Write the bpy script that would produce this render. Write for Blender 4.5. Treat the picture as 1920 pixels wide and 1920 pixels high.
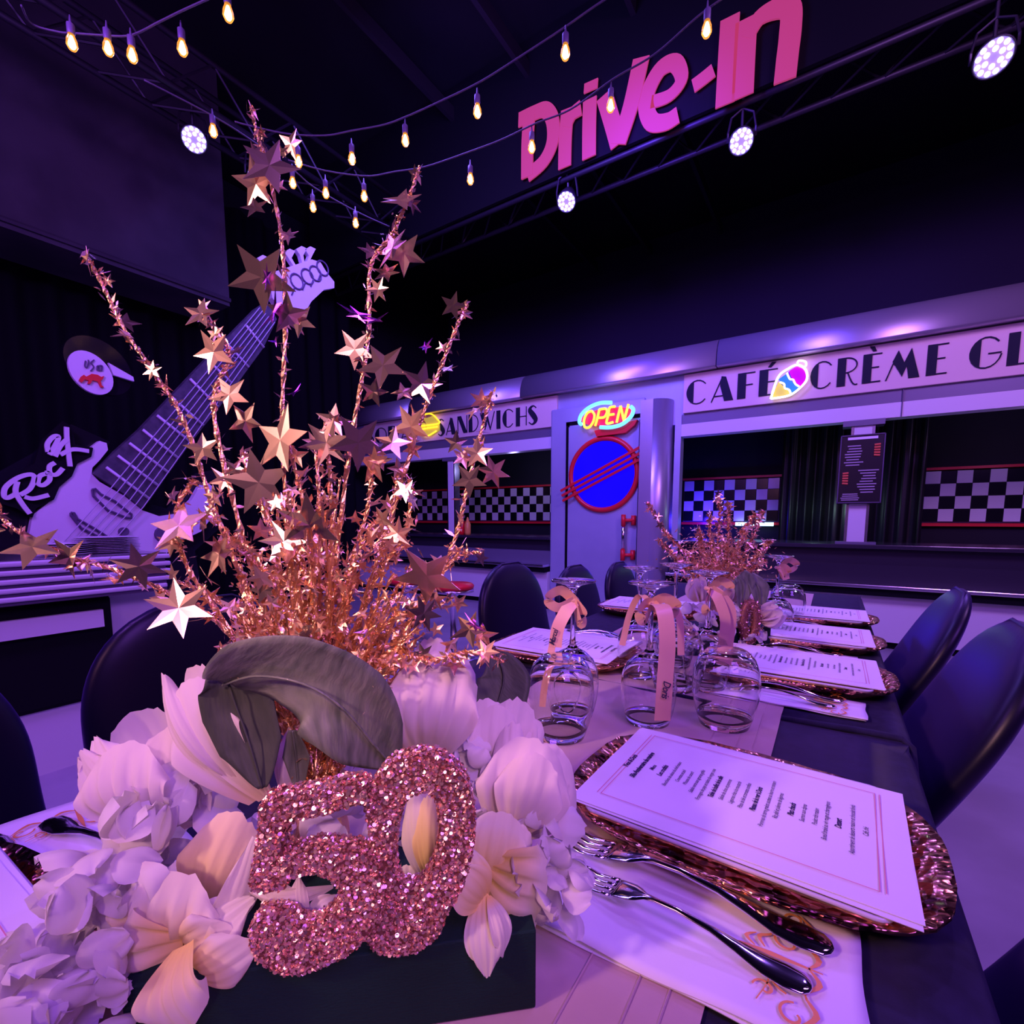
import bpy, bmesh, math, random
from mathutils import Vector, Matrix, noise
from mathutils.geometry import tessellate_polygon
random.seed(7)
for o in list(bpy.data.objects): bpy.data.objects.remove(o)
C = bpy.context.scene.collection
PI = math.pi

# ------------------------------------------------------------------ camera, world, lights
CAMZ = 1.06; F = 910.0; CX = 960.0; CY = 1068.0
P = math.atan(96/910.0); YAW = math.radians(33.4)
fw = Vector((-math.sin(YAW)*math.cos(P), math.cos(YAW)*math.cos(P), -math.sin(P)))
rt = Vector((math.cos(YAW), math.sin(YAW), 0)); up = rt.cross(fw)
cam0 = Vector((0, 0, CAMZ))
cd = bpy.data.cameras.new('camera'); cam = bpy.data.objects.new('camera', cd); C.objects.link(cam)
M = Matrix((rt, up, -fw)).transposed().to_4x4(); M.translation = cam0; cam.matrix_world = M
cd.sensor_width = 36; cd.sensor_fit = 'HORIZONTAL'; cd.lens = F/1920*36; cd.shift_y = (CY-960)/1920.0
cd.clip_start = 0.02; cd.clip_end = 60
bpy.context.scene.camera = cam
def ray(px, py): return rt*((px-CX)/F) + up*((CY-py)/F) + fw
def W(px, py, d): return cam0 + ray(px, py)*d
def PZ(px, py, z): r = ray(px, py); return cam0 + r*((z-CAMZ)/r.z)
def PY(px, py, y): r = ray(px, py); return cam0 + r*(y/r.y)
def PXp(px, py, x): r = ray(px, py); return cam0 + r*(x/r.x)
def PL(px, py, o, n): r = ray(px, py); return cam0 + r*((o-cam0).dot(n)/r.dot(n))

sc = bpy.context.scene
sc.view_settings.view_transform = 'Standard'; sc.view_settings.look = 'None'
sc.view_settings.gamma = 1; sc.view_settings.use_curve_mapping = False
sc.view_settings.exposure = 0.0
wd = bpy.data.worlds.new('hall_ambience'); sc.world = wd; wd.use_nodes = True
wd.node_tree.nodes['Background'].inputs[0].default_value = (0.25, 0.10, 1.0, 1)
wd.node_tree.nodes['Background'].inputs[1].default_value = 0.025

def light(name, kind, loc, aim, col, power, size=.3, spot=60, blend=.6):
    l = bpy.data.lights.new(name, kind); l.energy = power; l.color = col
    if kind == 'AREA': l.size = size
    else: l.shadow_soft_size = size
    if kind == 'SPOT': l.spot_size = math.radians(spot); l.spot_blend = blend
    o = bpy.data.objects.new(name, l); C.objects.link(o); o.location = loc
    o.rotation_euler = (Vector(aim)-Vector(loc)).to_track_quat('-Z', 'Y').to_euler()
    return o
VIO = (0.36, 0.10, 1.0); BLU = (0.22, 0.13, 1.0); PNK = (1.0, 0.36, 0.62); WRM = (1.0, 0.50, 0.40)
# stage lamps of the room out of view, plus two spots added for the centrepiece
light('stage_wash', 'AREA', (1.6, -0.6, 3.4), (-.2, 1.0, .7), VIO, 72, 1.2)
light('stage_wash_pink', 'AREA', (-1.0, -1.6, 2.2), (-.35, .5, .9), PNK, 10, .7)
light('added_spot_warm', 'SPOT', (-1.1, -1.5, 2.1), (-.34, .30, 1.02), (1.0, .50, .50), 150, .10, 21, .9)  # added spot, warms the gold spray and flowers
light('added_spot_rose', 'SPOT', (1.4, -1.3, 2.4), (-.34, .30, .98), (1.0, .46, .62), 125, .10, 16, .9)  # added spot, gives the centrepiece a rose tint
light('diner_wash', 'AREA', (-2.2, 2.0, 3.9), (-2.4, 5.0, 1.4), BLU, 135, 1.0)
light('diner_wash_right', 'AREA', (1.6, 1.8, 3.6), (.8, 5.0, 1.6), (0.62, 0.26, 1.0), 75, .8)
light('guitar_wash', 'AREA', (-1.8, -.6, 2.9), (-3.7, 1.4, 1.2), VIO, 60, .6)
light('bulkhead_wash', 'AREA', (-3.2, 0.6, 3.3), (-5.0, 1.6, 3.4), (0.45, .2, 1), 5, .8)
light('backdrop_wash', 'SPOT', (-1.4, 3.0, 3.9), (-1.3, 7.2, 3.0), (0.12, 0.04, 1.0), 230, .2, 105, 1)

# ------------------------------------------------------------------ materials
def srgb(r, g, b):
    f = lambda c: ((c/255)/12.92 if c/255 <= .04045 else (((c/255)+.055)/1.055)**2.4)
    return (f(r), f(g), f(b), 1)
def mat(name, col, rough=.6, metal=0, emit=None, es=0, trans=0, ior=1.45, sheen=0, coat=0, alpha=1):
    m = bpy.data.materials.new(name); m.use_nodes = True
    b = m.node_tree.nodes['Principled BSDF']
    b.inputs['Base Color'].default_value = col if len(col) == 4 else (*col, 1)
    b.inputs['Roughness'].default_value = rough; b.inputs['Metallic'].default_value = metal
    if emit: b.inputs['Emission Color'].default_value = (*emit[:3], 1); b.inputs['Emission Strength'].default_value = es
    b.inputs['Transmission Weight'].default_value = trans; b.inputs['IOR'].default_value = ior
    b.inputs['Sheen Weight'].default_value = sheen; b.inputs['Coat Weight'].default_value = coat
    return m
def nodes(m): nt = m.node_tree; return nt, nt.nodes, nt.links, nt.nodes['Principled BSDF']
def bump(m, scale, strength, dist=.002, kind='NOISE', detail=4, stretch=None):
    nt, N, L, b = nodes(m)
    tc = N.new('ShaderNodeTexCoord'); src = tc.outputs['Object']
    if stretch:
        mp = N.new('ShaderNodeMapping'); mp.inputs['Scale'].default_value = stretch
        L.new(src, mp.inputs[0]); src = mp.outputs[0]
    if kind == 'NOISE':
        t = N.new('ShaderNodeTexNoise'); t.inputs['Scale'].default_value = scale; t.inputs['Detail'].default_value = detail; out = t.outputs[0]
    elif kind == 'VORONOI':
        t = N.new('ShaderNodeTexVoronoi'); t.inputs['Scale'].default_value = scale; out = t.outputs[0]
    else:
        t = N.new('ShaderNodeTexWave'); t.inputs['Scale'].default_value = scale; out = t.outputs[0]
    L.new(src, t.inputs['Vector'])
    bp = N.new('ShaderNodeBump'); bp.inputs['Strength'].default_value = strength; bp.inputs['Distance'].default_value = dist
    L.new(out, bp.inputs['Height']); L.new(bp.outputs[0], b.inputs['Normal'])
    return m
def noisecol(m, c1, c2, scale, detail=4, lo=.35, hi=.65, stretch=None):
    nt, N, L, b = nodes(m)
    tc = N.new('ShaderNodeTexCoord'); t = N.new('ShaderNodeTexNoise'); r = N.new('ShaderNodeValToRGB')
    src = tc.outputs['Object']
    if stretch:
        mp = N.new('ShaderNodeMapping'); mp.inputs['Scale'].default_value = stretch; L.new(src, mp.inputs[0]); src = mp.outputs[0]
    t.inputs['Scale'].default_value = scale; t.inputs['Detail'].default_value = detail
    r.color_ramp.elements[0].position = lo; r.color_ramp.elements[1].position = hi
    r.color_ramp.elements[0].color = (*c1[:3], 1); r.color_ramp.elements[1].color = (*c2[:3], 1)
    L.new(src, t.inputs['Vector']); L.new(t.outputs[0], r.inputs[0]); L.new(r.outputs[0], b.inputs['Base Color'])
    return m
m_black = mat('matte_black', (.003, .0025, .006), .85)
m_wall = noisecol(mat('black_wall', (.01, .01, .016), .75), (.004, .0035, .009), (.008, .007, .016), 1.5)
m_bulk = noisecol(mat('bulkhead_paint', (.10, .09, .12), .7), (.035, .03, .045), (.065, .055, .075), 2)
m_floor = noisecol(mat('pale_floor', (.6, .58, .62), .35), (.30, .27, .33), (.38, .35, .42), 3)
m_cloth = bump(noisecol(mat('navy_black_cloth', (.02, .02, .03), .75, sheen=.05), (.010, .008, .034), (.017, .014, .052), 60), 900, .35, .0006)
m_span = bump(mat('black_spandex', (.005, .004, .012), .36, sheen=.25), 700, .15, .0004)
m_run = bump(mat('champagne_runner', (.60, .42, .38), .55, sheen=.3), 1, .5, .0005, 'WAVE', stretch=(900, 900, 1))
m_paper = mat('white_paper', (.86, .84, .86), .6)
m_ink = mat('dark_ink', (.03, .02, .08), .7)
m_pinkline = mat('rose_print', (.75, .30, .35), .6)
m_goldprint = mat('gold_print', (.85, .36, .10), .45, .2)
m_nap = bump(mat('white_napkin', (.82, .80, .84), .8), 500, .2, .0004)
m_steel = mat('polished_steel', (.80, .78, .80), .10, 1)
m_chrome = mat('chrome', (.75, .73, .80), .22, 1)
m_charger = bump(noisecol(mat('hammered_gold', (.95, .55, .28), .22, 1), (.10, .03, .03), (.95, .50, .26), 26, 5, .40, .50), 110, .9, .004, 'VORONOI')  # dark patches in the colour imitate reflections in the gold
m_foil = mat('rose_gold_foil', (1.0, .72, .50), .26, 1)
m_foil2 = bump(mat('crinkled_gold_foil', (1.0, .66, .34), .30, 1), 300, .8, .002)
m_foil3 = mat('pale_gold_foil', (.95, .66, .42), .34, .85)
m_glit = mat('glitter_flake', (1.0, .66, .56), .30, .9)
m_glitbase = mat('glitter_base', (.30, .12, .10), .5, .6)
m_glass = mat('clear_glass', (1, 1, 1), .0, 0, trans=1, ior=1.45)
m_ribbon = bump(mat('peach_satin', (.85, .48, .38), .32, sheen=.4), 400, .1, .0004)
m_box = bump(noisecol(mat('dark_green_paint', (.006, .05, .045), .62), (.003, .018, .016), (.006, .032, .028), 8), 260, .5, .0012, stretch=(1, 1, 3))
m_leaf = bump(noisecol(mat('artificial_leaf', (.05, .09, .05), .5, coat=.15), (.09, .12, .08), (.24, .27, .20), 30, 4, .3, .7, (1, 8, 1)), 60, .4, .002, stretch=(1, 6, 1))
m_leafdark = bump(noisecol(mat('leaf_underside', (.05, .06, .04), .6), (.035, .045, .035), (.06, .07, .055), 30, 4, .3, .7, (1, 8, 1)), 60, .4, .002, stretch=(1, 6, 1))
def petalmat(name, base, heart, sc_=1.0):
    m = mat(name, base, .7, sheen=.2); nt, N, L, b = nodes(m)
    at = N.new('ShaderNodeAttribute'); at.attribute_name = 'heart'
    mix = N.new('ShaderNodeMix'); mix.data_type = 'RGBA'
    mix.inputs[6].default_value = (*base, 1); mix.inputs[7].default_value = (*heart, 1)
    L.new(at.outputs['Fac'], mix.inputs[0]); L.new(mix.outputs[2], b.inputs['Base Color'])
    tr = N.new('ShaderNodeBsdfTranslucent'); L.new(mix.outputs[2], tr.inputs[0])
    ms = N.new('ShaderNodeMixShader'); ms.inputs[0].default_value = .3
    L.new(b.outputs[0], ms.inputs[1]); L.new(tr.outputs[0], ms.inputs[2]); L.new(ms.outputs[0], N['Material Output'].inputs[0])
    return m
m_petal = petalmat('white_silk_petal', (.84, .74, .74), (.80, .60, .50))
m_petaly = petalmat('cream_silk_petal', (.88, .84, .68), (.98, .76, .20))
m_hyd = petalmat('white_ruffled_petal', (.80, .76, .80), (.74, .66, .66))
m_panel = noisecol(mat('brushed_diner_panel', (.42, .46, .60), .38, .25), (.36, .40, .55), (.48, .52, .68), 1.2)
m_panel2 = mat('diner_grey_band', (.16, .15, .21), .45, .2)
m_white = mat('white_laminate', (.70, .68, .72), .45)
m_cornice = mat('cornice_metal', (.50, .46, .58), .36, .7)
m_cream = mat('cream_sign', (.78, .62, .55), .6)
m_signink = mat('navy_sign_letter', (.006, .008, .025), .8)
m_wtile = mat('white_tile', (.72, .72, .74), .2); m_btile = mat('black_tile', (.006, .006, .008), .2)
m_red = mat('red_paint', (.75, .02, .03), .35)
m_blueglass = mat('blue_backlit_porthole', (.0, .01, .6), .15, emit=(.01, .0, 1.0), es=.85)
m_guw = mat('guitar_white_board', (.70, .64, .74), .5)
m_neck = noisecol(mat('rosewood_print', (.06, .05, .08), .5), (.04, .035, .06), (.09, .075, .11), 20, 4, .3, .7)
m_string = mat('string_print', (.50, .46, .6), .4)
m_fret = mat('fret_print', (.66, .60, .74), .4)
m_grey = mat('grey_print', (.10, .07, .14), .6)
m_counter = mat('dark_counter', (.03, .025, .04), .25, coat=.2)
m_bulb = mat('amber_bulb_glass', (1, .62, .25), .12, trans=1, ior=1.15, emit=(1.0, .36, .06), es=.55)
m_fil = mat('bulb_filament', (1, .8, .5), .3, emit=(1.0, .62, .26), es=9)
m_sock = mat('bulb_socket', (.16, .13, .22), .45)
m_cord = mat('lamp_cord', (.10, .08, .13), .6)
m_led = mat('led_lens', (1, 1, 1), .3, emit=(.78, .72, 1.0), es=7)
m_ledback = mat('lamp_reflector', (.2, .15, .8), .3, emit=(.22, .14, 1.0), es=1.4)
m_projpink = mat('pink_projection_glow', (.20, .02, .06), .8, emit=(.52, .045, .17), es=.75)  # emission stands in for light projected onto the truss
def neon(name, c, s): return mat(name, c, .3, emit=c, es=s)
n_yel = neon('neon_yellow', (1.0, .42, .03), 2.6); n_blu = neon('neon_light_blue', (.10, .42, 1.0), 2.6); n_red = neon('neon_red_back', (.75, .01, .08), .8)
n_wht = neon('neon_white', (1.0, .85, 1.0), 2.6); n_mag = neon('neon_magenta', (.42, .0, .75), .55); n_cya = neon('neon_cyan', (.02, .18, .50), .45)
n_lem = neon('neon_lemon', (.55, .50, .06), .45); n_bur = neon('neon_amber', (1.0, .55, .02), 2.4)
m_tube = neon('shelf_tube', (.45, .75, 1.0), 3)
m_wine = mat('menu_board_black', (.012, .010, .014), .3)
m_chalk = mat('board_lettering', (.45, .40, .48), .6); m_orange = mat('board_orange', (.75, .16, .08), .5)
m_curtain = mat('black_satin_curtain', (.010, .010, .012), .35)
m_truss = mat('dark_truss', (.035, .028, .045), .45, .5)
m_ket = mat('ketchup_red', (.75, .01, .02), .25); m_mus = mat('mustard_yellow', (.85, .35, .08), .3)
m_slate = mat('plate_white', (.68, .64, .74), .25)

m_cloth.node_tree.nodes['Principled BSDF'].inputs['Specular IOR Level'].default_value = .25
m_span.node_tree.nodes['Principled BSDF'].inputs['Sheen Tint'].default_value = (.30, .16, 1, 1)
m_span.node_tree.nodes['Principled BSDF'].inputs['Specular IOR Level'].default_value = .35
m_black.node_tree.nodes['Principled BSDF'].inputs['Specular IOR Level'].default_value = .2
m_box.node_tree.nodes['Principled BSDF'].inputs['Specular IOR Level'].default_value = .25
m_irid = mat('violet_foil', (.65, .15, .95), .2, 1)

# ------------------------------------------------------------------ mesh helpers
def link(name, bm, m, parent=None, smooth=False, mats=None):
    me = bpy.data.meshes.new(name); bm.normal_update(); bm.to_mesh(me); bm.free()
    for mm in (mats or [m]): me.materials.append(mm)
    if smooth:
        for p in me.polygons: p.use_smooth = True
    o = bpy.data.objects.new(name, me); C.objects.link(o)
    if parent: o.parent = parent
    return o
def tag(o, label=None, cat=None, group=None, kind=None):
    if label: o['label'] = label
    if cat: o['category'] = cat
    if group: o['group'] = group
    if kind: o['kind'] = kind
    return o
def empty(name, loc=(0, 0, 0), rz=0):
    o = bpy.data.objects.new(name, None); C.objects.link(o); o.location = loc; o.rotation_euler = (0, 0, rz)
    o.empty_display_size = .05; return o
def root_local(root, *objs):
    """children were modelled in world space: keep them there under a moved root"""
    pass
def copy_tree(o, parent=None):
    c = o.copy(); C.objects.link(c); c.parent = parent
    for ch in list(o.children): copy_tree(ch, c)
    return c
def struct(name, bm, m, smooth=False, label=None): return tag(link(name, bm, m, None, smooth), kind='structure', label=label)
def box(bm, c, s, rot=None, bev=0):
    r = bmesh.ops.create_cube(bm, size=1); vs = r['verts']
    mt = Matrix.Translation(Vector(c)) @ (rot.to_4x4() if rot else Matrix.Identity(4)) @ Matrix.Diagonal((*s, 1))
    bmesh.ops.transform(bm, matrix=mt, verts=vs)
    if bev:
        es = list({e for v in vs for e in v.link_edges})
        bmesh.ops.bevel(bm, geom=es, offset=bev, segments=2, profile=.5, affect='EDGES')
def box2(bm, x0, x1, y0, y1, z0, z1, bev=0): box(bm, ((x0+x1)/2, (y0+y1)/2, (z0+z1)/2), (x1-x0, y1-y0, z1-z0), None, bev)
def lathe(bm, prof, c=(0, 0, 0), n=32, cap=False):
    rings = []
    for r, z in prof:
        if r < 1e-6: rings.append([bm.verts.new((c[0], c[1], c[2]+z))])
        else: rings.append([bm.verts.new((c[0]+r*math.cos(2*PI*i/n), c[1]+r*math.sin(2*PI*i/n), c[2]+z)) for i in range(n)])
    for a, b in zip(rings, rings[1:]):
        for i in range(n):
            j = (i+1) % n
            if len(a) == 1 and len(b) == 1: continue
            if len(a) == 1: bm.faces.new((a[0], b[j], b[i]))
            elif len(b) == 1: bm.faces.new((a[i], a[j], b[0]))
            else: bm.faces.new((a[i], a[j], b[j], b[i]))
def frames(pts):
    out = []; prev = None
    for i, p in enumerate(pts):
        t = (pts[min(i+1, len(pts)-1)] - pts[max(i-1, 0)])
        t = t.normalized() if t.length > 1e-9 else Vector((0, 0, 1))
        if prev is None:
            a = Vector((0, 0, 1)) if abs(t.z) < .9 else Vector((1, 0, 0)); n = t.cross(a).normalized()
        else:
            n = prev - t*prev.dot(t); n = n.normalized() if n.length > 1e-6 else t.orthogonal().normalized()
        prev = n; out.append((p, t, n, t.cross(n)))
    return out
def tube(bm, pts, r, n=6, closed=False, twist=0):
    pts = [Vector(p) for p in pts]; rings = []
    rr = r if hasattr(r, '__len__') else [r]*len(pts)
    for k, (p, t, a, b) in enumerate(frames(pts)):
        rings.append([bm.verts.new(p + (a*math.cos(2*PI*i/n+twist*k) + b*math.sin(2*PI*i/n+twist*k))*rr[k]) for i in range(n)])
    pr = list(zip(rings, rings[1:])) + ([(rings[-1], rings[0])] if closed else [])
    for a, b in pr:
        for i in range(n): bm.faces.new((a[i], a[(i+1) % n], b[(i+1) % n], b[i]))
    if not closed:
        bm.faces.new(rings[0][::-1]); bm.faces.new(rings[-1])
def spline(pts, n=8):
    pts = [Vector(p) for p in pts]; out = []
    for i in range(len(pts)-1):
        p0, p1, p2, p3 = pts[max(i-1, 0)], pts[i], pts[i+1], pts[min(i+2, len(pts)-1)]
        for k in range(n):
            t = k/n
            out.append(.5*((2*p1)+(p2-p0)*t+(2*p0-5*p1+4*p2-p3)*t*t+(3*p1-p0-3*p2+p3)*t**3))
    out.append(pts[-1]); return out
def slab(bm, loops, back):
    """closed solid: planar loops of 3D points (outer + holes), extruded by vector back"""
    loops = [[Vector(p) for p in l] for l in loops]
    tris = tessellate_polygon(loops); flat = [p for l in loops for p in l]
    f = [bm.verts.new(p) for p in flat]; b = [bm.verts.new(p+back) for p in flat]
    for t in tris:
        try: bm.faces.new([f[i] for i in t]); bm.faces.new([b[i] for i in reversed(t)])
        except ValueError: pass
    k = 0
    for l in loops:
        n = len(l)
        for i in range(n):
            try: bm.faces.new((f[k+i], f[k+(i+1) % n], b[k+(i+1) % n], b[k+i]))
            except ValueError: pass
        k += n
def stroke(bm, pts, w, nrm, thick=.004, sm=6):
    """flat raised ribbon following pts in a plane whose normal is nrm"""
    p = spline(pts, sm) if sm and len(pts) > 2 else [Vector(q) for q in pts]
    n = len(p); ww = w if hasattr(w, '__len__') else [w]
    L, R = [], []
    for i in range(n):
        t = (p[min(i+1, n-1)]-p[max(i-1, 0)]).normalized(); s = nrm.cross(t).normalized()
        u = i/(n-1)*(len(ww)-1) if len(ww) > 1 else 0; k = min(int(u), len(ww)-2) if len(ww) > 1 else 0
        wi = ww[0] if len(ww) == 1 else ww[k]*(1-(u-k))+ww[k+1]*(u-k)
        L.append(p[i]+s*wi/2); R.append(p[i]-s*wi/2)
    vl = [bm.verts.new(q) for q in L]; vr = [bm.verts.new(q) for q in R]
    tl = [bm.verts.new(q+nrm*thick) for q in L]; tr = [bm.verts.new(q+nrm*thick) for q in R]
    for i in range(n-1):
        bm.faces.new((tl[i], tl[i+1], tr[i+1], tr[i])); bm.faces.new((vl[i], vr[i], vr[i+1], vl[i+1]))
        bm.faces.new((vl[i], vl[i+1], tl[i+1], tl[i])); bm.faces.new((vr[i+1], vr[i], tr[i], tr[i+1]))
    bm.faces.new((vl[0], tl[0], tr[0], vr[0])); bm.faces.new((vl[-1], vr[-1], tr[-1], tl[-1]))

# ------------------------------------------------------------------ the room
bm = bmesh.new(); box2(bm, -7.5, 6, -3, 8.2, -.1, 0); struct('floor', bm, m_floor)
bm = bmesh.new(); box2(bm, -7.5, 6, -3, 8.2, 5.2, 5.3); struct('ceiling', bm, m_wall)
bm = bmesh.new(); box2(bm, -7.5, 6, 7.6, 7.7, 0, 5.2); struct('wall_back', bm, mat('backdrop_black', (.022, .016, .05), .8))
bm = bmesh.new(); box2(bm, -6.6, -6.5, -3, 8.2, 0, 5.2); struct('wall_left', bm, m_wall)
# bulkhead hanging over the left side
bm = bmesh.new(); box2(bm, -5.6, -5.0, -2.5, 2.62, 3.10, 5.2)
struct('trim_1', bm, m_bulk, label='violet grey bulkhead hanging over the guitar display')
bm = bmesh.new(); tube(bm, [(-4.985, y, 3.15) for y in (-2.5, 0, 2.62)], .02); struct('trim_2', bm, m_bulk)
for i, x in enumerate((-3.3, -2.45, -1.5)):
    bm = bmesh.new(); box2(bm, x-.02, x+.02, -2.0, 7.4, 4.9-.02, 5.0); struct('trim_%d' % (3+i), bm, m_truss)

def truss(name, a, b, label, wdt=.3, hgt=.32):
    a, b = Vector(a), Vector(b); d = (b-a).normalized(); s = Vector((0, 0, 1)).cross(d)*wdt/2
    root = tag(empty(name, a), label, 'truss')
    off = a
    for k in (-1, 1):
        for h in (0, hgt):
            bm = bmesh.new(); tube(bm, [a+s*k+Vector((0, 0, h))-off, b+s*k+Vector((0, 0, h))-off], .022, 8); link('chord', bm, m_truss, root, True)
    bm = bmesh.new(); L = (b-a).length; n = int(L/.3)
    for i in range(n):
        p = a+d*(i*.3)-off; q = a+d*(i*.3+.3)-off
        for k in (-1, 1):
            if i % 2: tube(bm, [p+s*k, q+s*k+Vector((0, 0, hgt))], .009, 5)
            else: tube(bm, [p+s*k+Vector((0, 0, hgt)), q+s*k], .009, 5)
        tube(bm, [p+s, q-s], .009, 5)
    tag(link('lattice', bm, m_truss, root), kind='stuff')
    return root
truss('stage_truss', (-5.6, 4.18, 3.97), (3.0, 4.18, 3.97), 'black lighting truss crossing under the pink projected lettering above the diner')
truss('stage_truss', (-4.0, -1.6, 3.93), (-4.0, 3.9, 3.93), 'black lighting truss running along the left bulkhead')

def par_light(px, py, loc, aim, label, size, power):
    loc = Vector(loc); aim = Vector(aim); q = (aim-loc).to_track_quat('Z', 'Y')
    r = tag(empty('stage_light', loc), label, 'stage light', 'stage lights on the trusses'); r.rotation_mode = 'QUATERNION'; r.rotation_quaternion = q
    bm = bmesh.new(); lathe(bm, [(0, -.16), (size*.7, -.15), (size*.95, -.06), (size*1.05, 0), (size*1.0, .012), (size*.93, .004), (size*.93, -.012), (0, -.014)], n=28)
    link('housing', bm, m_truss, r, True)
    bm = bmesh.new(); lathe(bm, [(0, .0), (size*.92, 0), (size*.92, -.008)], n=28); link('reflector', bm, m_ledback, r)
    for rad, k in ((0, 1), (.42, 6), (.76, 12)):
        for i in range(k):
            if rad == 0: continue
            a = 2*PI*i/k + rad
            bm = bmesh.new(); lathe(bm, [(size*.15, .001), (size*.12, .008), (0, .010)], (size*rad*math.cos(a), size*rad*math.sin(a), 0), 10)
            link('led_lens', bm, m_led, r, True)
    bm = bmesh.new(); s = size*1.12
    tube(bm, [(s, 0, -.06), (s, .05, -.08), (s*.8, .12, -.16), (0, .15, -.2), (-s*.8, .12, -.16), (-s, .05, -.08), (-s, 0, -.06)], .008, 5)
    link('yoke', bm, m_truss, r)
    qi = q.inverted(); top = qi @ Vector((0, 0, max(.12, 3.985-loc.z))); bm = bmesh.new(); tube(bm, [qi @ Vector((0, 0, .02))+Vector((0, 0, -.12)), top+Vector((0, 0, -.12))*.4, top], .010, 6); link('clamp', bm, m_truss, r)
    light('stage_light_beam', 'SPOT', loc+(aim-loc).normalized()*.03, aim, (.30, .12, 1.0), power*.8, .07, 70, .8)
par_light(0, 0, PY(1863, 108, 4.0), (0.2, .6, .8), 'bright round stage light at the far right of the truss', .088, 120)
par_light(0, 0, PY(1390, 265, 4.0), (-.2, .8, .8), 'round stage light hanging under the end of the pink projected lettering', .080, 120)
par_light(0, 0, PY(1062, 378, 4.0), (-1.4, 1.4, .5), 'round stage light hanging below the first letter of the pink projection', .080, 70)
par_light(0, 0, PXp(364, 262, -3.95), (-.4, .5, .9), 'round stage light on the left truss in clear view', .080, 70)
par_light(0, 0, PXp(482, 333, -3.95), (-.4, .7, .8), 'round stage light on the left truss behind the gold stars', .07, 40)

# ------------------------------------------------------------------ pink Drive-In projected light, as glowing letters (on the plane of the truss front)
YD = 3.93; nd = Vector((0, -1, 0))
root = tag(empty('projected_lettering', PY(1230, 180, YD)), 'pink projected light reading Drive-In, built as glowing letters before the truss', 'light projection'); ro = root.location.copy()
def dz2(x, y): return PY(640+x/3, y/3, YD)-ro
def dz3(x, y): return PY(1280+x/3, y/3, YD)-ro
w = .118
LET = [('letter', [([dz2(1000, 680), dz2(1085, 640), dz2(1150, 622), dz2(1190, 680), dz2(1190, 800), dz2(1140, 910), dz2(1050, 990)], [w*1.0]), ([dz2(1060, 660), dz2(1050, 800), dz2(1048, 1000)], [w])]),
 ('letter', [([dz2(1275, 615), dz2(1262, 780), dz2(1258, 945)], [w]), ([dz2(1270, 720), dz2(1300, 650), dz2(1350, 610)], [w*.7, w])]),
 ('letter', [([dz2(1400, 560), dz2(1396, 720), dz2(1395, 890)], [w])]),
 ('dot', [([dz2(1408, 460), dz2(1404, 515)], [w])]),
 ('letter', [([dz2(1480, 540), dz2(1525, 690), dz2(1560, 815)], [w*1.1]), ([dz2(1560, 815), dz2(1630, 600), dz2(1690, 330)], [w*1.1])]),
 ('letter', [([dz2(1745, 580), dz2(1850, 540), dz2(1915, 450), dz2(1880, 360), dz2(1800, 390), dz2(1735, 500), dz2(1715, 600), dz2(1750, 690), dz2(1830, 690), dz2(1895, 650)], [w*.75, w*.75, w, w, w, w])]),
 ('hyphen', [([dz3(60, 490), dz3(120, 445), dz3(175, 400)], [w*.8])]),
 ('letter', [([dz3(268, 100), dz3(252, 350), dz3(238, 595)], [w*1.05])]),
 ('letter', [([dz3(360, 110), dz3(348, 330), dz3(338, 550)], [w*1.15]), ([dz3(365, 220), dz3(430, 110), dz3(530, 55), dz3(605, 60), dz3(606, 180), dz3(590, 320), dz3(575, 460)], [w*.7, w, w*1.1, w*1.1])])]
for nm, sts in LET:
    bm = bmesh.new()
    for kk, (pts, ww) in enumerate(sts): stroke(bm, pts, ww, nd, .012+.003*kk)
    link(nm, bm, m_projpink, root)
bm = bmesh.new()
a, b = PY(900, 420, YD), PY(1560, 150, YD)
box2(bm, -5.6, 3.0, YD+.03, YD+.06, 3.98, 5.18)
tag(link('valance_panel', bm, m_black), 'black panel above the truss behind the pink lettering', 'panel')

# ------------------------------------------------------------------ string lights
ZS = CAMZ+1.7
def string_light(cordpx, bulbs, label):
    pts = [PZ(x, y, ZS) for x, y in cordpx]; r = tag(empty('string_light', pts[0]), label, 'string light', 'warm festoon strings under the ceiling'); o0 = pts[0].copy()
    bm = bmesh.new(); tube(bm, [p-o0 for p in spline(pts, 6)], .0035, 5); link('cord', bm, m_cord, r, True)
    for (x, y) in bulbs:
        b = PZ(x, y+8, ZS-.09)-o0
        s = tag(empty('lamp', b), None); s.parent = r
        bm = bmesh.new(); lathe(bm, [(0, -.020), (.010, -.017), (.0165, -.004), (.015, .012), (.010, .026), (.009, .034)], n=12); link('bulb', bm, m_bulb, s, True)
        bm = bmesh.new(); lathe(bm, [(0, -.014), (.007, -.011), (.0105, -.002), (.007, .012), (.003, .024), (0, .026)], n=8); link('filament', bm, m_fil, s, True)
        bm = bmesh.new(); lathe(bm, [(.010, .030), (.0115, .034), (.0115, .062), (.004, .068), (.002, .09), (0, .09)], n=10); link('socket', bm, m_sock, s, True)
string_light([(1180, -30), (1115, 12), (1058, 52), (985, 100), (903, 152), (830, 188), (766, 217), (720, 234), (660, 245), (610, 254), (540, 251), (470, 236), (440, 228)],
    [(1060, 93), (895, 203), (760, 257), (660, 292), (560, 297)], 'festoon string crossing the middle from the centre top down left')
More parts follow.
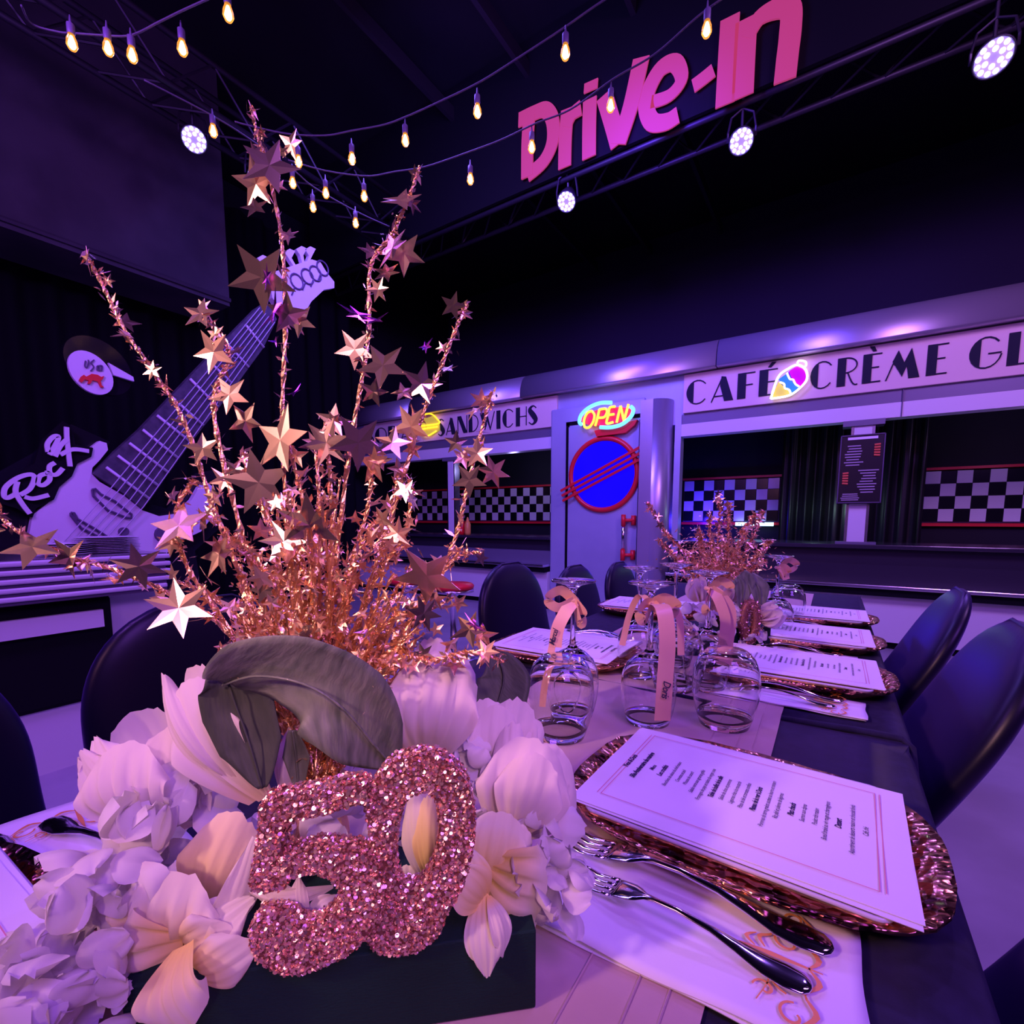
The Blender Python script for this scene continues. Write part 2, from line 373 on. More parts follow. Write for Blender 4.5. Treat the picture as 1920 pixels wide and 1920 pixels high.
string_light([(1450, -60), (1325, 18), (1230, 100), (1150, 148), (1070, 205), (1003, 232), (940, 262), (879, 285), (800, 312), (740, 322), (688, 330), (610, 320), (540, 300)],
    [(1325, 50), (1145, 192), (997, 270), (882, 330), (683, 362), (611, 356)], 'festoon string passing in front of the pink lettering')
string_light([(40, 10), (60, 45), (110, 60), (135, 62), (190, 66), (245, 66), (300, 40), (345, 18), (430, -20)],
    [(135, 75), (203, 85), (248, 98), (342, 85), (428, 20)], 'festoon string in the top left corner above the bulkhead')
string_light([(270, 150), (395, 215), (470, 262), (549, 318), (590, 352), (667, 396), (730, 425)],
    [(400, 240), (549, 337), (587, 382), (667, 412)], 'festoon string running along the left truss behind the stars')

# ------------------------------------------------------------------ diner facade
DY = 5.0; Z = lambda r: CAMZ+r
din = tag(empty('diner_facade', (-1.0, DY, 0)), 'silver fifties diner front with cream signs, door and counter openings', 'facade')
def dp(name, bm, m, smooth=False, parent=None, mats=None):
    me_off = Vector((1.0, -DY, 0)); bmesh.ops.translate(bm, vec=me_off, verts=bm.verts)
    return link(name, bm, m, parent or din, smooth, mats)
XL, XR = -6.2, 3.2
for x0, x1 in ((XL, -4.9), (-4.9, -3.10), (-3.10, -.98), (-.98, 1.3), (1.3, XR)):      # rounded cornice, section by section
    bm = bmesh.new(); prof = []
    for i in range(13):
        a = PI/2*i/12; prof.append((DY+.03-.16*math.cos(a)*1.0, Z(1.40)+.26*math.sin(a)))
    prof = [(DY-.02, Z(1.385)), (DY-.13, Z(1.385))]+prof+[(DY+.5, Z(1.66)), (DY+.5, Z(1.385))]
    A = [bm.verts.new((x0+.004, y, z)) for y, z in prof]; B = [bm.verts.new((x1-.004, y, z)) for y, z in prof]
    for i in range(len(prof)): j = (i+1) % len(prof); bm.faces.new((A[i], A[j], B[j], B[i]))
    bm.faces.new(A[::-1]); bm.faces.new(B)
    o = dp('cornice', bm, m_cornice, True)
    for p in o.data.polygons:
        if len(p.vertices) > 4: p.use_smooth = False
def dbox(name, x0, x1, y0, y1, r0, r1, m, bev=0, parent=None): bm = bmesh.new(); box2(bm, x0, x1, y0, y1, Z(r0), Z(r1), bev); return dp(name, bm, m, parent=parent)
dbox('header', XL, XR, DY, DY+.12, .92, 1.39, m_panel)
dbox('header_band', XL, -2.70, DY-.012, DY+.12, .80, .93, m_white); dbox('header_band', -1.30, XR, DY-.012, DY+.12, .80, .915, m_white)
dbox('grey_band', XL, -2.70, DY-.006, DY+.0, .932, 1.02, m_panel2); dbox('grey_band', -1.30, XR, DY-.006, DY+.0, .917, 1.01, m_panel2)
bm = bmesh.new(); box2(bm, .395, .401, DY-.022, DY-.014, Z(.80), Z(1.385)); dp('panel_seam', bm, m_grey)
sgL = dbox('sign_board', -5.92, -2.67, DY-.035, DY, 1.035, 1.375, m_cream, .004)
sgR = dbox('sign_board', -1.285, 3.0, DY-.035, DY, 1.015, 1.375, m_cream, .004)

# theatre-poster style letters: thick solid stems against hairlines
def seg(cx, cy, r, x0, x1, n=24, ry=None):
    ry = ry or r; pts = []
    a0 = math.acos(max(-1, min(1, (x1-cx)/r))); a1 = math.acos(max(-1, min(1, (x0-cx)/r)))
    for i in range(n+1): a = a0+(a1-a0)*i/n; pts.append((cx+r*math.cos(a), cy+ry*math.sin(a)))
    for i in range(n+1): a = a1-(a1-a0)*i/n; pts.append((cx+r*math.cos(a), cy-ry*math.sin(a)))
    return pts
def arc(cx, cy, rx, ry, a0, a1, n=16): return [(cx+rx*math.cos(math.radians(a0+(a1-a0)*i/n)), cy+ry*math.sin(math.radians(a0+(a1-a0)*i/n))) for i in range(n+1)]
H = .04
GL = {  # name: (advance, polygons, hairline strokes)
 'C': (.92, [seg(.46, .5, .46, 0, .30)], [(arc(.46, .5, .44, .48, 40, 320), H)]),
 'O': (1.0, [seg(.48, .5, .48, 0, .34)], [(arc(.48, .5, .46, .48, 0, 360, 28), H)]),
 'G': (.98, [seg(.48, .5, .48, 0, .32)], [(arc(.48, .5, .46, .48, 40, 350), H), ([(.55, .46), (.93, .46)], H)]),
 'D': (.86, [[(0, 0), (.30, 0), (.30, 1), (0, 1)]], [(arc(.30, .5, .50, .48, 90, -90), H)]),
 'A': (.95, [[(.42, 1), (.60, .96), (.92, 0), (.56, 0), (.38, .62)]], [([(.04, 0), (.45, .95)], H), ([(.14, .22), (.7, .22)], H)]),
 'N': (.92, [[(.02, 1), (.34, 1), (.88, 0), (.56, 0)]], [([(.06, 0), (.06, .96)], H), ([(.86, 0), (.86, 1)], H)]),
 'W': (1.25, [[(0, 1), (.34, 1), (.58, .34), (.42, 0)], [(.50, .72), (.66, .78), (.90, 0), (.84, 0)]], [([(.86, .03), (1.2, 1)], H), ([(.45, .1), (.62, .75)], H)]),
 'I': (.40, [[(.02, 0), (.32, 0), (.32, 1), (.02, 1)]], []),
 'H': (.86, [[(.02, 0), (.32, 0), (.32, 1), (.02, 1)]], [([(.80, 0), (.80, 1)], H), ([(.3, .5), (.8, .5)], H)]),
 'F': (.72, [[(.02, 0), (.34, 0), (.34, 1), (.02, 1)]], [([(.3, .975), (.68, .975)], H), ([(.3, .52), (.60, .52)], H)]),
 'E': (.74, [[(.02, 0), (.34, 0), (.34, 1), (.02, 1)]], [([(.3, .975), (.68, .975)], H), ([(.3, .52), (.60, .52)], H), ([(.3, .025), (.68, .025)], H)]),
 'L': (.72, [[(.02, 0), (.34, 0), (.34, 1), (.02, 1)]], [([(.3, .025), (.68, .025)], H)]),
 'R': (.84, [[(.02, 0), (.34, 0), (.34, 1), (.02, 1)]], [(arc(.34, .72, .40, .26, 90, -90), H), ([(.42, .45), (.56, .16), (.68, .02), (.80, .02)], H)]),
 'M': (1.25, [[(.22, .62), (.40, .98), (.62, .55), (.84, 1), (1.16, 0), (.80, 0), (.72, .42), (.58, .08)]], [([(.03, 0), (.40, .93)], H)]),
 'P': (.78, [[(.02, 0), (.34, 0), (.34, 1), (.02, 1)]], [(arc(.34, .70, .38, .28, 90, -90), H)]),
}
def broadway(text, x0, zb, h, y, sx, thick=.008):
    for ch in text:
        if ch == ' ': x0 += .45*h*sx; continue
        base = {'É': 'E', 'È': 'E'}.get(ch, ch)
        bm = bmesh.new(); nrm = Vector((0, -1, 0))
        T = lambda p: Vector((x0+p[0]*h*sx, y, zb+p[1]*h))
        if base == 'S':
            adv = .66; pts = [(.56, .86), (.36, .975), (.16, .90), (.12, .74), (.34, .50), (.52, .26), (.44, .08), (.24, .02), (.04, .14)]
            stroke(bm, [T(p) for p in pts], [k*h for k in (.04, .06, .13, .26, .30, .26, .13, .06, .04)], nrm, thick)
        else:
            adv, polys, hs = GL[base]
            for pl in polys: slab(bm, [[T(p) for p in pl]], nrm*thick)
            for pts, ww in hs: stroke(bm, [T(p) for p in pts], ww*h, nrm, thick*.98, 0 if len(pts) > 6 else 3)
            if ch == 'É': slab(bm, [[T(p) for p in ((.32, 1.08), (.44, 1.06), (.62, 1.24), (.46, 1.26))]], nrm*thick)
            if ch == 'È': slab(bm, [[T(p) for p in ((.22, 1.26), (.40, 1.24), (.48, 1.07), (.36, 1.07))]], nrm*thick)
        dp('sign_letter', bm, m_signink)
        x0 += (adv+.10)*h*sx
    return x0
broadway('SODA', -5.86, Z(1.085), .22, DY-.035, 1.15)
broadway('SANDWICHS', -4.45, Z(1.085), .215, DY-.035, .86)
broadway('CAFÉ', -1.255, Z(1.085), .225, DY-.035, .96)
broadway('CRÈME', -.235, Z(1.085), .225, DY-.035, .81)
broadway('GLACÉE', .765, Z(1.085), .225, DY-.035, .82)

# door block
dbox('door_surround', -2.74, -1.66, DY-.05, DY+.25, -CAMZ+.0, 1.22, m_panel, .02)
bm = bmesh.new(); box2(bm, -1.66, -1.385, DY-.17, DY+.25, 0, Z(1.16))                    # rounded column right of the door
es = [e for e in bm.edges if abs(e.verts[0].co.x-e.verts[1].co.x) < 1e-5 and e.verts[0].co.x > -1.5 and e.verts[0].co.y < DY and e.verts[1].co.y < DY]
bmesh.ops.bevel(bm, geom=es, offset=.15, segments=12, profile=.5, affect='EDGES')
rc_ = dp('rounded_column', bm, m_cornice)
for p in rc_.data.polygons: p.use_smooth = len(p.vertices) == 4 and p.area < .2
dbox('trim_strip', -1.36, -1.30, DY-.015, DY+.1, -CAMZ+.0, 1.0, m_panel)
door = dbox('door', -2.50, -1.70, DY-.075, DY-.05, -CAMZ+.02, 1.0, m_panel, .004)
for a, b, c, d in ((-2.54, -2.50, -1.04, 1.05), (-1.70, -1.67, -1.04, 1.05)): dbox('door_gap', a, b, DY-.055, DY-.049, c, d, m_black)
dbox('door_gap', -2.54, -1.67, DY-.055, DY-.049, 1.02, 1.06, m_black)
pc = Vector((-2.08, DY-.085, Z(.465)))
R0 = .375
bm = bmesh.new()
tube(bm, [pc+Vector((R0*math.cos(a*PI/24), 0, R0*1.0*math.sin(a*PI/24))) for a in range(48)], .03, 8, True); ringo = dp('porthole_ring', bm, m_red, True, door)
bm = bmesh.new(); bmesh.ops.create_circle(bm, cap_ends=True, radius=R0, segments=48)
bmesh.ops.rotate(bm, cent=(0, 0, 0), matrix=Matrix.Rotation(PI/2, 3, 'X'), verts=bm.verts); bmesh.ops.translate(bm, vec=pc+Vector((0, .004, 0)), verts=bm.verts)
r = bmesh.ops.extrude_face_region(bm, geom=bm.faces[:]); bmesh.ops.translate(bm, vec=(0, -.012, 0), verts=[v for v in r['geom'] if isinstance(v, bmesh.types.BMVert)])
dp('porthole_glass', bm, m_blueglass, False, door)
for k in (-1, 0, 1):
    bm = bmesh.new(); o_ = Vector((-.012*k, -.035, .055*k)); dr = Vector((.47, 0, .215)); 
    stroke(bm, [pc+o_-dr, pc+o_, pc+o_+dr], [.034, .015, .034] if False else .026, Vector((0, -1, 0)), .012, 0); dp('red_stripe', bm, m_red, False, door)
hx = -1.82
bm = bmesh.new(); tube(bm, [(hx, DY-.14, Z(-.37)), (hx, DY-.14, Z(-.03))], .017, 10); dp('handle_bar', bm, m_steel, True, door)
for zz in (-.02, -.38):
    bm = bmesh.new(); tube(bm, [(hx, DY-.14, Z(zz-.06)), (hx, DY-.14, Z(zz+.06))], .024, 10)
    tube(bm, [(hx, DY-.14, Z(zz)), (hx+.09, DY-.10, Z(zz)), (hx+.09, DY-.05, Z(zz))], .018, 8); tube(bm, [(hx+.09, DY-.09, Z(zz-.05)), (hx+.09, DY-.09, Z(zz+.05))], .026, 8)
    dp('handle_mount', bm, m_red, True, door)
# posts in the openings
for x0, x1, cap in ((-4.33, -4.20, 0), (.08, .24, 1)):
    dbox('post', x0+.02, x1-.02, DY-.01, DY+.1, -.20, .80, m_white)
    dbox('post_edge', x0, x0+.02, DY-.005, DY+.1, -.20, .80, m_chrome); dbox('post_edge', x1-.02, x1, DY-.005, DY+.1, -.20, .80, m_chrome)
    dbox('post_cap', x0-.06, x1+.06, DY-.03, DY+.1, .755, .80, m_panel2); dbox('post_foot', x0-.06, x1+.06, DY-.03, DY+.1, -.215, -.195, m_panel2)
# counters below the openings
for x0, x1 in ((XL, -2.74), (-1.36, XR)):
    dbox('counter_top', x0, x1, DY-.05, DY+.55, -.25, -.215, m_counter, .006)
    dbox('counter_apron', x0, x1, DY+.02, DY+.10, -.40, -.25, m_counter)
    dbox('lower_apron', x0, x1, DY-.03, DY+.10, -.53, -.38, m_panel2 if x0 < -3 else m_counter)
    bm = bmesh.new(); box2(bm, x0, x1, DY-.20, DY+.1, Z(-.56), Z(-.53), .006); dp('bumper_ledge', bm, m_chrome)
    dbox('ledge_underside', x0, x1, DY-.17, DY+.1, -.62, -.56, m_black)
    dbox('base_panel', x0, x1, DY-.10, DY+.1, -1.0, -.62, m_white); dbox('kick_board', x0, x1, DY-.06, DY+.1, -1.06, -1.0, m_black)
# inside: dark back wall with checker bands
YB = 6.2
dbox('inner_wall', XL, XR, YB+.03, YB+.1, -1.06, 1.3, m_wall)
dbox('inner_ceiling', XL, XR, DY+.1, YB+.1, 1.3, 1.35, m_black)
cell = {}
for c in ('w', 'b'):
    bm = bmesh.new(); box(bm, (0, 0, 0), (.112, .02, .118), None, .002); me = bpy.data.meshes.new('tile'); bm.to_mesh(me); bm.free(); me.materials.append(m_wtile if c == 'w' else m_btile); cell[c] = me
off = Vector((1.0, -DY, 0))
for (x0, n, ph) in ((-6.05, 24, 0), (-1.55, 9, 1), (.72, 16, 1)):
    band = dbox('checker_band', x0-.01, x0+n*.114+.01, YB+.005, YB+.03, -.04, .45, m_grey)
    for i in range(n):
        for j in range(4):
            t = bpy.data.objects.new('tile', cell['w' if (i+j+ph) % 2 else 'b']); C.objects.link(t); t.parent = band
            t.location = Vector((x0+.057+i*.114, YB, Z(.39-j*.12)))+off
    dbox('red_rail', x0-.02, x0+n*.114+.02, YB-.02, YB+.02, .46, .485, m_red); dbox('red_rail', x0-.02, x0+n*.114+.02, YB-.02, YB+.02, -.075, -.045, m_red)
dbox('shelf_tube', -.95, -.56, YB-.05, YB-.02, -.085, -.045, m_tube)
# curtain in folds behind the post
bm = bmesh.new(); rows = []
n = 90
for z in (Z(-.6), Z(1.1)): rows.append([bm.verts.new((-.48+1.16*i/n, DY+.85+.035*math.sin(i*.62)+.01*math.sin(i*1.7), z)) for i in range(n+1)])
for i in range(n): bm.faces.new((rows[0][i], rows[0][i+1], rows[1][i+1], rows[1][i]))
ct = dp('curtain', bm, m_curtain, True)
light('booth_lamp', 'POINT', (-.15, 5.42, 1.15), (0, 5, 0), (.6, 1, .9), 1.6, .03)
light('booth_lamp_blue', 'POINT', (-1.30, 5.95, 1.02), (0, 5, 0), (.03, .01, 1), 14, .05)
light('booth_lamp_left', 'POINT', (-3.6, 5.5, 1.75), (0, 5, 0), (.45, .4, 1), 5, .05)
light('booth_lamp_right', 'POINT', (1.3, 5.4, 1.8), (0, 5, 0), (.6, .35, 1), 3.5, .05)
# menu board on the post
mb = tag(empty('menu_board', (.16, DY-.05, Z(.12))), 'small black menu board hung on the white post right of the door', 'menu board')
bm = bmesh.new(); box(bm, (0, 0, .28), (.30, .02, .56), None, .004); link('board', bm, m_wine, mb)
bm = bmesh.new()
for x in (-.145, .145): box(bm, (x, -.013, .28), (.008, .01, .55))
for z in (.01, .555): box(bm, (0, -.013, z), (.29, .01, .008))
link('frame', bm, m_grey, mb)
bm = bmesh.new()
for i in range(8): box(bm, (-.05+random.uniform(-.01, .01), -.012, .47-i*.022), (random.uniform(.08, .14), .003, .008))
for i in range(9): box(bm, (.05+random.uniform(-.01, .01), -.012, .27-i*.022), (random.uniform(.08, .14), .003, .008))
for i in range(4): box(bm, (-.06, -.012, .08-i*.016), (random.uniform(.1, .14), .003, .007))
link('lettering', bm, m_chalk, mb)
bm = bmesh.new(); box(bm, (0, -.012, .53), (.20, .003, .02)); link('board_heading', bm, m_paper, mb)
bm = bmesh.new(); 
for cx_, cz in ((.10, .43), (-.10, .21)):
    for k in range(5): tube(bm, [(cx_-.02, -.014, cz-.04+k*.02), (cx_+.02, -.014, cz-.045+k*.022)], .008, 6)
link('food_picture', bm, m_orange, mb)

# neon signs (in front of the facade)
def neon_tube(bm, pts, r=.009, closed=False): tube(bm, spline(pts, 5), r, 7, closed)
YN = DY-.16
def nz(x, y): return PY(1000+x/3.84, 640+y/3.84, YN)
o_ = nz(525, 540); op = tag(empty('neon_sign', o_), 'neon sign reading OPEN above the round porthole', 'neon sign')
def N_(pl): return [nz(x, y)-o_ for x, y in pl]
bm = bmesh.new()
slab(bm, [[v+Vector((0, .03, 0)) for v in N_([(430, 640), (445, 682), (655, 655), (720, 600), (740, 560), (700, 570)])]], Vector((0, .06, 0))); link('red_housing', bm, m_red, op)
bm = bmesh.new(); e = [nz(525+190*math.cos(a*PI/16)-0, 535-60*math.sin(a*PI/16)-75*math.cos(a*PI/16)*.35)-o_+Vector((0, .03, 0)) for a in range(32)]
slab(bm, [e], Vector((0, .03, 0))); link('red_backing', bm, n_red, op)
for pl in ([(565, 442), (480, 445), (400, 478), (345, 530), (332, 580), (350, 600)], [(480, 618), (560, 618), (640, 595), (700, 545), (720, 495), (700, 468)]):
    bm = bmesh.new(); neon_tube(bm, N_(pl), .020); link('blue_tube', bm, n_blu, op, True)
for pls in ([[(420, 500), (385, 520), (365, 570), (370, 615), (400, 620), (430, 580), (440, 530), (420, 500)]],
            [[(445, 610), (462, 550), (475, 490)], [(475, 490), (520, 485), (530, 510), (510, 545), (465, 550)]],
            [[(590, 470), (550, 478), (540, 530), (528, 590), (575, 582)], [(540, 530), (582, 524)]],
            [[(600, 585), (612, 530), (628, 465)], [(628, 465), (640, 520), (652, 572)], [(652, 572), (668, 515), (685, 452)]]):
    bm = bmesh.new()
    for pl in pls: neon_tube(bm, N_(pl), .013)
    link('letter_tube', bm, n_yel, op, True)
YI = DY-.09
def iz(x, y): return PY(1420+x/3.2, 540+y/3.2, YI)
o_ = iz(190, 560); ic = tag(empty('neon_sign', o_), 'neon ice cream cone between the words of the right cream sign', 'neon sign')
def I_(pl, dy=0): return [iz(x, y)-o_+Vector((0, dy, 0)) for x, y in pl]
bm = bmesh.new(); slab(bm, [I_([(190, 495), (235, 465), (285, 485), (297, 540), (265, 590), (215, 565), (180, 520)], .02)], Vector((0, .015, 0))); link('magenta_backing', bm, n_mag, ic)
bm = bmesh.new(); slab(bm, [I_([(125, 545), (190, 500), (215, 560), (262, 592), (215, 632), (175, 600)], .02)], Vector((0, .015, 0))); link('cyan_backing', bm, n_cya, ic)
bm = bmesh.new(); slab(bm, [I_([(82, 662), (125, 560), (170, 600), (205, 635)], .02)], Vector((0, .015, 0))); link('lemon_backing', bm, n_lem, ic)
bm = bmesh.new(); neon_tube(bm, I_([(80, 665), (125, 535), (185, 485), (240, 462), (288, 488), (298, 545), (258, 598), (190, 645), (82, 665)]), .009)
neon_tube(bm, I_([(178, 510), (195, 545), (215, 550), (228, 575), (250, 590)]), .007); neon_tube(bm, I_([(135, 565), (160, 575), (165, 600), (190, 610), (200, 632)]), .007)
neon_tube(bm, I_([(240, 462), (245, 440), (262, 436), (290, 444), (292, 465), (275, 478)]), .008); link('neon_tube', bm, n_wht, ic, True)
o_ = PY(800, 795, DY-.08); bu = tag(empty('neon_sign', o_), 'amber neon food emblem on the left cream sign, partly behind gold stars', 'neon sign')
def B_(pl): return [PY(x, y, DY-.08)-o_ for x, y in pl]
bm = bmesh.new()
neon_tube(bm, B_([(785, 790), (793, 779), (808, 776), (820, 786), (822, 794), (785, 799)])); neon_tube(bm, B_([(786, 806), (800, 803), (820, 800)])); neon_tube(bm, B_([(787, 812), (800, 818), (818, 808)]))
link('neon_tube', bm, n_bur, bu, True)
bm = bmesh.new(); slab(bm, [[v+Vector((0, .02, 0)) for v in B_([(785, 798), (793, 780), (808, 777), (821, 788), (822, 806), (806, 816), (788, 815)])]], Vector((0, .02, 0))); link('backing', bm, n_lem, bu)

# bottles on the left counter
def bottle(px, m, label, h=.17):
    p = PY(px, 1000, DY+.04); r = tag(empty('sauce_bottle', (p.x, DY+.04, Z(-.215))), label, 'bottle')
    bm = bmesh.new(); lathe(bm, [(0, 0), (.030, 0), (.032, .02), (.032, .10), (.022, .125), (.016, .13), (0, .13)], n=16); link('body', bm, m, r, True)
    bm = bmesh.new(); lathe(bm, [(.017, .128), (.016, .14), (.006, .17), (0, .172)], n=12); link('nozzle', bm, m, r, True); r.scale = (1.3, 1.3, 1.35)
bottle(866, m_ket, 'red sauce bottle on the left diner counter'); bottle(877, m_mus, 'orange yellow sauce bottle just right of the red bottle')
# bar stools
def stool(px, py, d, label):
    p = W(px, py, d); h = p.z; r = tag(empty('bar_stool', (p.x, p.y, 0)), label, 'stool', 'red topped bar stools by the diner')
    bm = bmesh.new(); lathe(bm, [(0, h), (.14, h-.004), (.155, h-.02), (.15, h-.04), (0, h-.04)], n=24); link('seat', bm, m_red, r, True)
    bm = bmesh.new(); lathe(bm, [(0, h-.04), (.15, h-.045), (.152, h-.065), (.05, h-.08), (.028, h-.1), (.026, .05), (.12, .025), (.19, .012), (.19, .001), (0, .001)], n=24); link('pedestal', bm, m_chrome, r, True)
stool(850, 1093, 3.6, 'red seated chrome bar stool left of the far black chairs'); stool(765, 1083, 4.0, 'red seated chrome bar stool mostly hidden by the gold spray')

# ------------------------------------------------------------------ guitar display on the left
GX = -3.7; ng = Vector((1, 0, 0))
go = PXp(150, 1000, GX); gu = tag(empty('guitar_display', (GX, 1.3, .02)), 'giant cut-out electric guitar leaning diagonally, white pickguard and black neck', 'guitar display')
g0 = gu.location.copy()
def g4(x, y, l=0): return PXp(x/3, 560+y/3, GX)-g0+ng*l
def g1(x, y, l=0): return PXp(x/3, y/3, GX)-g0+ng*l
bm = bmesh.new(); slab(bm, [[g4(*p, -.06) for p in ((-260, 1180), (-60, 1010), (210, 860), (420, 700), (640, 800), (560, 960), (760, 1120), (960, 1180), (1120, 980), (1230, 960), (1290, 1100), (1250, 1300), (1120, 1420), (1150, 1600), (900, 1900), (500, 2060), (0, 1900), (-260, 1500))]], -ng*.05)
link('body', bm, mat('gloss_black', (.008, .007, .014), .2), gu)
bm = bmesh.new(); slab(bm, [[g4(*p, 0) for p in ((150, 1400), (185, 1215), (270, 1150), (330, 1050), (400, 980), (420, 930), (500, 880), (520, 830), (560, 800), (600, 812), (608, 850), (560, 910), (520, 950), (515, 985), (560, 1030), (700, 1110), (800, 1190), (900, 1225), (1000, 1210), (1080, 1130), (1120, 1060), (1160, 1030), (1200, 1060), (1215, 1120), (1200, 1220), (1130, 1310), (1000, 1370), (930, 1440), (900, 1540), (850, 1640), (720, 1740), (600, 1780), (350, 1700), (180, 1560))]], -ng*.05)
link('pickguard', bm, m_guw, gu)
bm = bmesh.new(); slab(bm, [[g4(*p, .03) for p in ((515, 985), (640, 860), (780, 735), (1150, 345), (1430, 60), (1490, 20), (1545, 120), (1470, 280), (1280, 540), (1060, 815), (935, 985), (830, 1135), (790, 1180), (700, 1105))]], -ng*.06); link('neck', bm, m_neck, gu)
for a in ((585, 950, 825, 1125), (650, 885, 880, 1055), (715, 815, 935, 980), (790, 740, 990, 900), (870, 660, 1060, 810), (960, 565, 1130, 715), (1055, 455, 1210, 610), (1160, 355, 1290, 480), (1260, 255, 1385, 390), (1365, 150, 1470, 280)):
    bm = bmesh.new(); tube(bm, [g4(a[0], a[1], .035), g4(a[2], a[3], .035)], .009, 6); link('fret', bm, m_fret, gu, True)
for k in range(6):
    u = k/5; bm = bmesh.new()
    tube(bm, [g4(600+190*u-270, 1075+95*u+320, .02), g4(600+190*u, 1075+95*u, .05), g4(1440+85*u, 60+80*u, .05)], .003, 5); link('string', bm, m_string if True else m_grey, gu)
hs = bm = bmesh.new(); slab(bm, [[g1(*p, .03) for p in ((1500, 1570), (1530, 1535), (1600, 1512), (1740, 1465), (1790, 1480), (1820, 1530), (1868, 1590), (1868, 1625), (1810, 1635), (1740, 1700), (1680, 1800), (1640, 1770), (1560, 1740), (1520, 1680))]], -ng*.06); hs = link('headstock', bm, m_guw, gu)
for bx_, by_, tx, ty in ((1650, 1500, 1622, 1415), (1697, 1480, 1688, 1400), (1725, 1475, 1738, 1402), (1510, 1530, 1470, 1450)):
    bm = bmesh.new(); slab(bm, [[g1(*p, .02) for p in ((bx_-6, by_), (tx-8, ty+40), (tx-30, ty+5), (tx, ty-12), (tx+30, ty+2), (tx+10, ty+40), (bx_+8, by_))]], -ng*.04); link('tuning_key', bm, m_guw, hs)
for cx_, cy_ in ((1655, 1590), (1715, 1562), (1760, 1545), (1800, 1515)):
    bm = bmesh.new(); c_ = g1(cx_, cy_, .035); tube(bm, [c_+Vector((0, .055*math.cos(a*PI/8), .055*math.sin(a*PI/8))) for a in range(16)], .007, 5, True)
    tube(bm, [c_+Vector((0, -.02, -.05)), c_+Vector((0, -.05, -.12))], .006, 5); link('tuner_print', bm, m_grey, hs)
for pl in ([(515, 1075), (530, 1070), (560, 1100), (640, 1140), (735, 1215), (735, 1235), (700, 1230), (600, 1190), (520, 1110), (515, 1075)], [(395, 1205), (410, 1205), (430, 1240), (520, 1290), (600, 1340), (560, 1345), (450, 1290), (395, 1220), (395, 1205)]):
    bm = bmesh.new(); tube(bm, [g4(*p, .012) for p in pl], .008, 5); link('pickup_outline', bm, m_grey, gu)
bm = bmesh.new(); slab(bm, [[g4(690+28*math.cos(a*PI/6), 1310+24*math.sin(a*PI/6), .03) for a in range(12)]], -ng*.03); link('knob', bm, m_grey, gu)
bm = bmesh.new(); slab(bm, [[g4(905+40*math.cos(a*PI/6), 1325+42*math.sin(a*PI/6), .03) for a in range(12)]], -ng*.03); link('knob', bm, m_grey, gu)
# the word Rock
def rk(pl, wd_=.055):
    pass
for pls in ([[(95, 1090), (40, 1120), (15, 1110), (25, 1060), (90, 1010), (160, 990), (185, 1010), (160, 1070), (105, 1105)], [(90, 1030), (80, 1090), (120, 1160), (160, 1210)], [(130, 1115), (180, 1125), (265, 1105)]],
            [[(250, 985), (215, 1000), (205, 1040), (235, 1050), (270, 1020), (265, 985), (245, 980)]],
            [[(300, 925), (270, 945), (275, 985), (310, 990), (345, 955)]],
            [[(262, 865), (258, 820), (290, 780), (320, 780), (300, 830), (270, 880)], [(365, 725), (368, 800), (385, 945)], [(330, 880), (400, 850), (490, 860)], [(300, 890), (330, 830), (372, 790)]]):
    bm = bmesh.new()
    for kk, pl in enumerate(pls): stroke(bm, [g4(*p, .02) for p in pl], .022, ng, .012+.0012*kk, 5)
    link('letter', bm, m_guw, gu)
bm = bmesh.new(); slab(bm, [[g4(*p, .012) for p in ((-20, 1100), (20, 1030), (190, 930), (230, 800), (350, 690), (400, 720), (420, 820), (520, 840), (510, 890), (430, 930), (400, 1000), (330, 1060), (300, 1130), (200, 1180), (180, 1230), (90, 1180), (-10, 1150))]], -ng*.03); link('letter_backing', bm, m_black, gu)
# round club plaque
po = PXp(170, 700, GX+.15); pq = empty('round_badge', po-g0); pq.parent = gu; pq['label'] = 'oval white badge with a red running animal on a glossy black disc'
def p4(x, y, l=0): return PXp(x/3, 560+y/3, GX+.15)-po+ng*l
bm = bmesh.new(); slab(bm, [[p4(560+195*math.cos(a*PI/16)-10*math.sin(a*PI/16), 370-155*math.sin(a*PI/16)+70*math.cos(a*PI/16), -.03) for a in range(32)]], -ng*.05); link('black_disc', bm, mat('record_black', (.008, .006, .012), .12), pq)
bm = bmesh.new(); slab(bm, [[p4(510+128*math.cos(a*PI/16), 415-112*math.sin(a*PI/16)+55*math.cos(a*PI/16), 0) for a in range(32)]], -ng*.02); link('badge', bm, m_guw, pq)
bm = bmesh.new(); slab(bm, [[p4(*p, .0) for p in ((610, 360), (750, 440), (755, 465), (640, 430))]], -ng*.02); link('stem', bm, m_guw, pq)
bm = bmesh.new()
for pl in ([(480, 350), (476, 380), (488, 388), (498, 360), (494, 345)], [(528, 345), (510, 362), (526, 385), (508, 408)], [(545, 380), (545, 405)], [(556, 378), (558, 408)], [(545, 380), (572, 378), (570, 408)]):
    stroke(bm, [p4(*p, .002) for p in pl], .006, ng, .006, 3)
link('badge_lettering', bm, m_grey, pq)
bm = bmesh.new()
slab(bm, [[p4(*p, .012) for p in ((440, 462), (452, 440), (468, 430), (482, 440), (512, 424), (546, 430), (566, 442), (582, 436), (574, 456), (562, 462), (568, 488), (582, 500), (562, 500), (546, 468), (516, 460), (504, 482), (488, 480), (496, 462), (474, 456), (456, 474))]], -ng*.01); link('badge_animal', bm, m_red, pq)
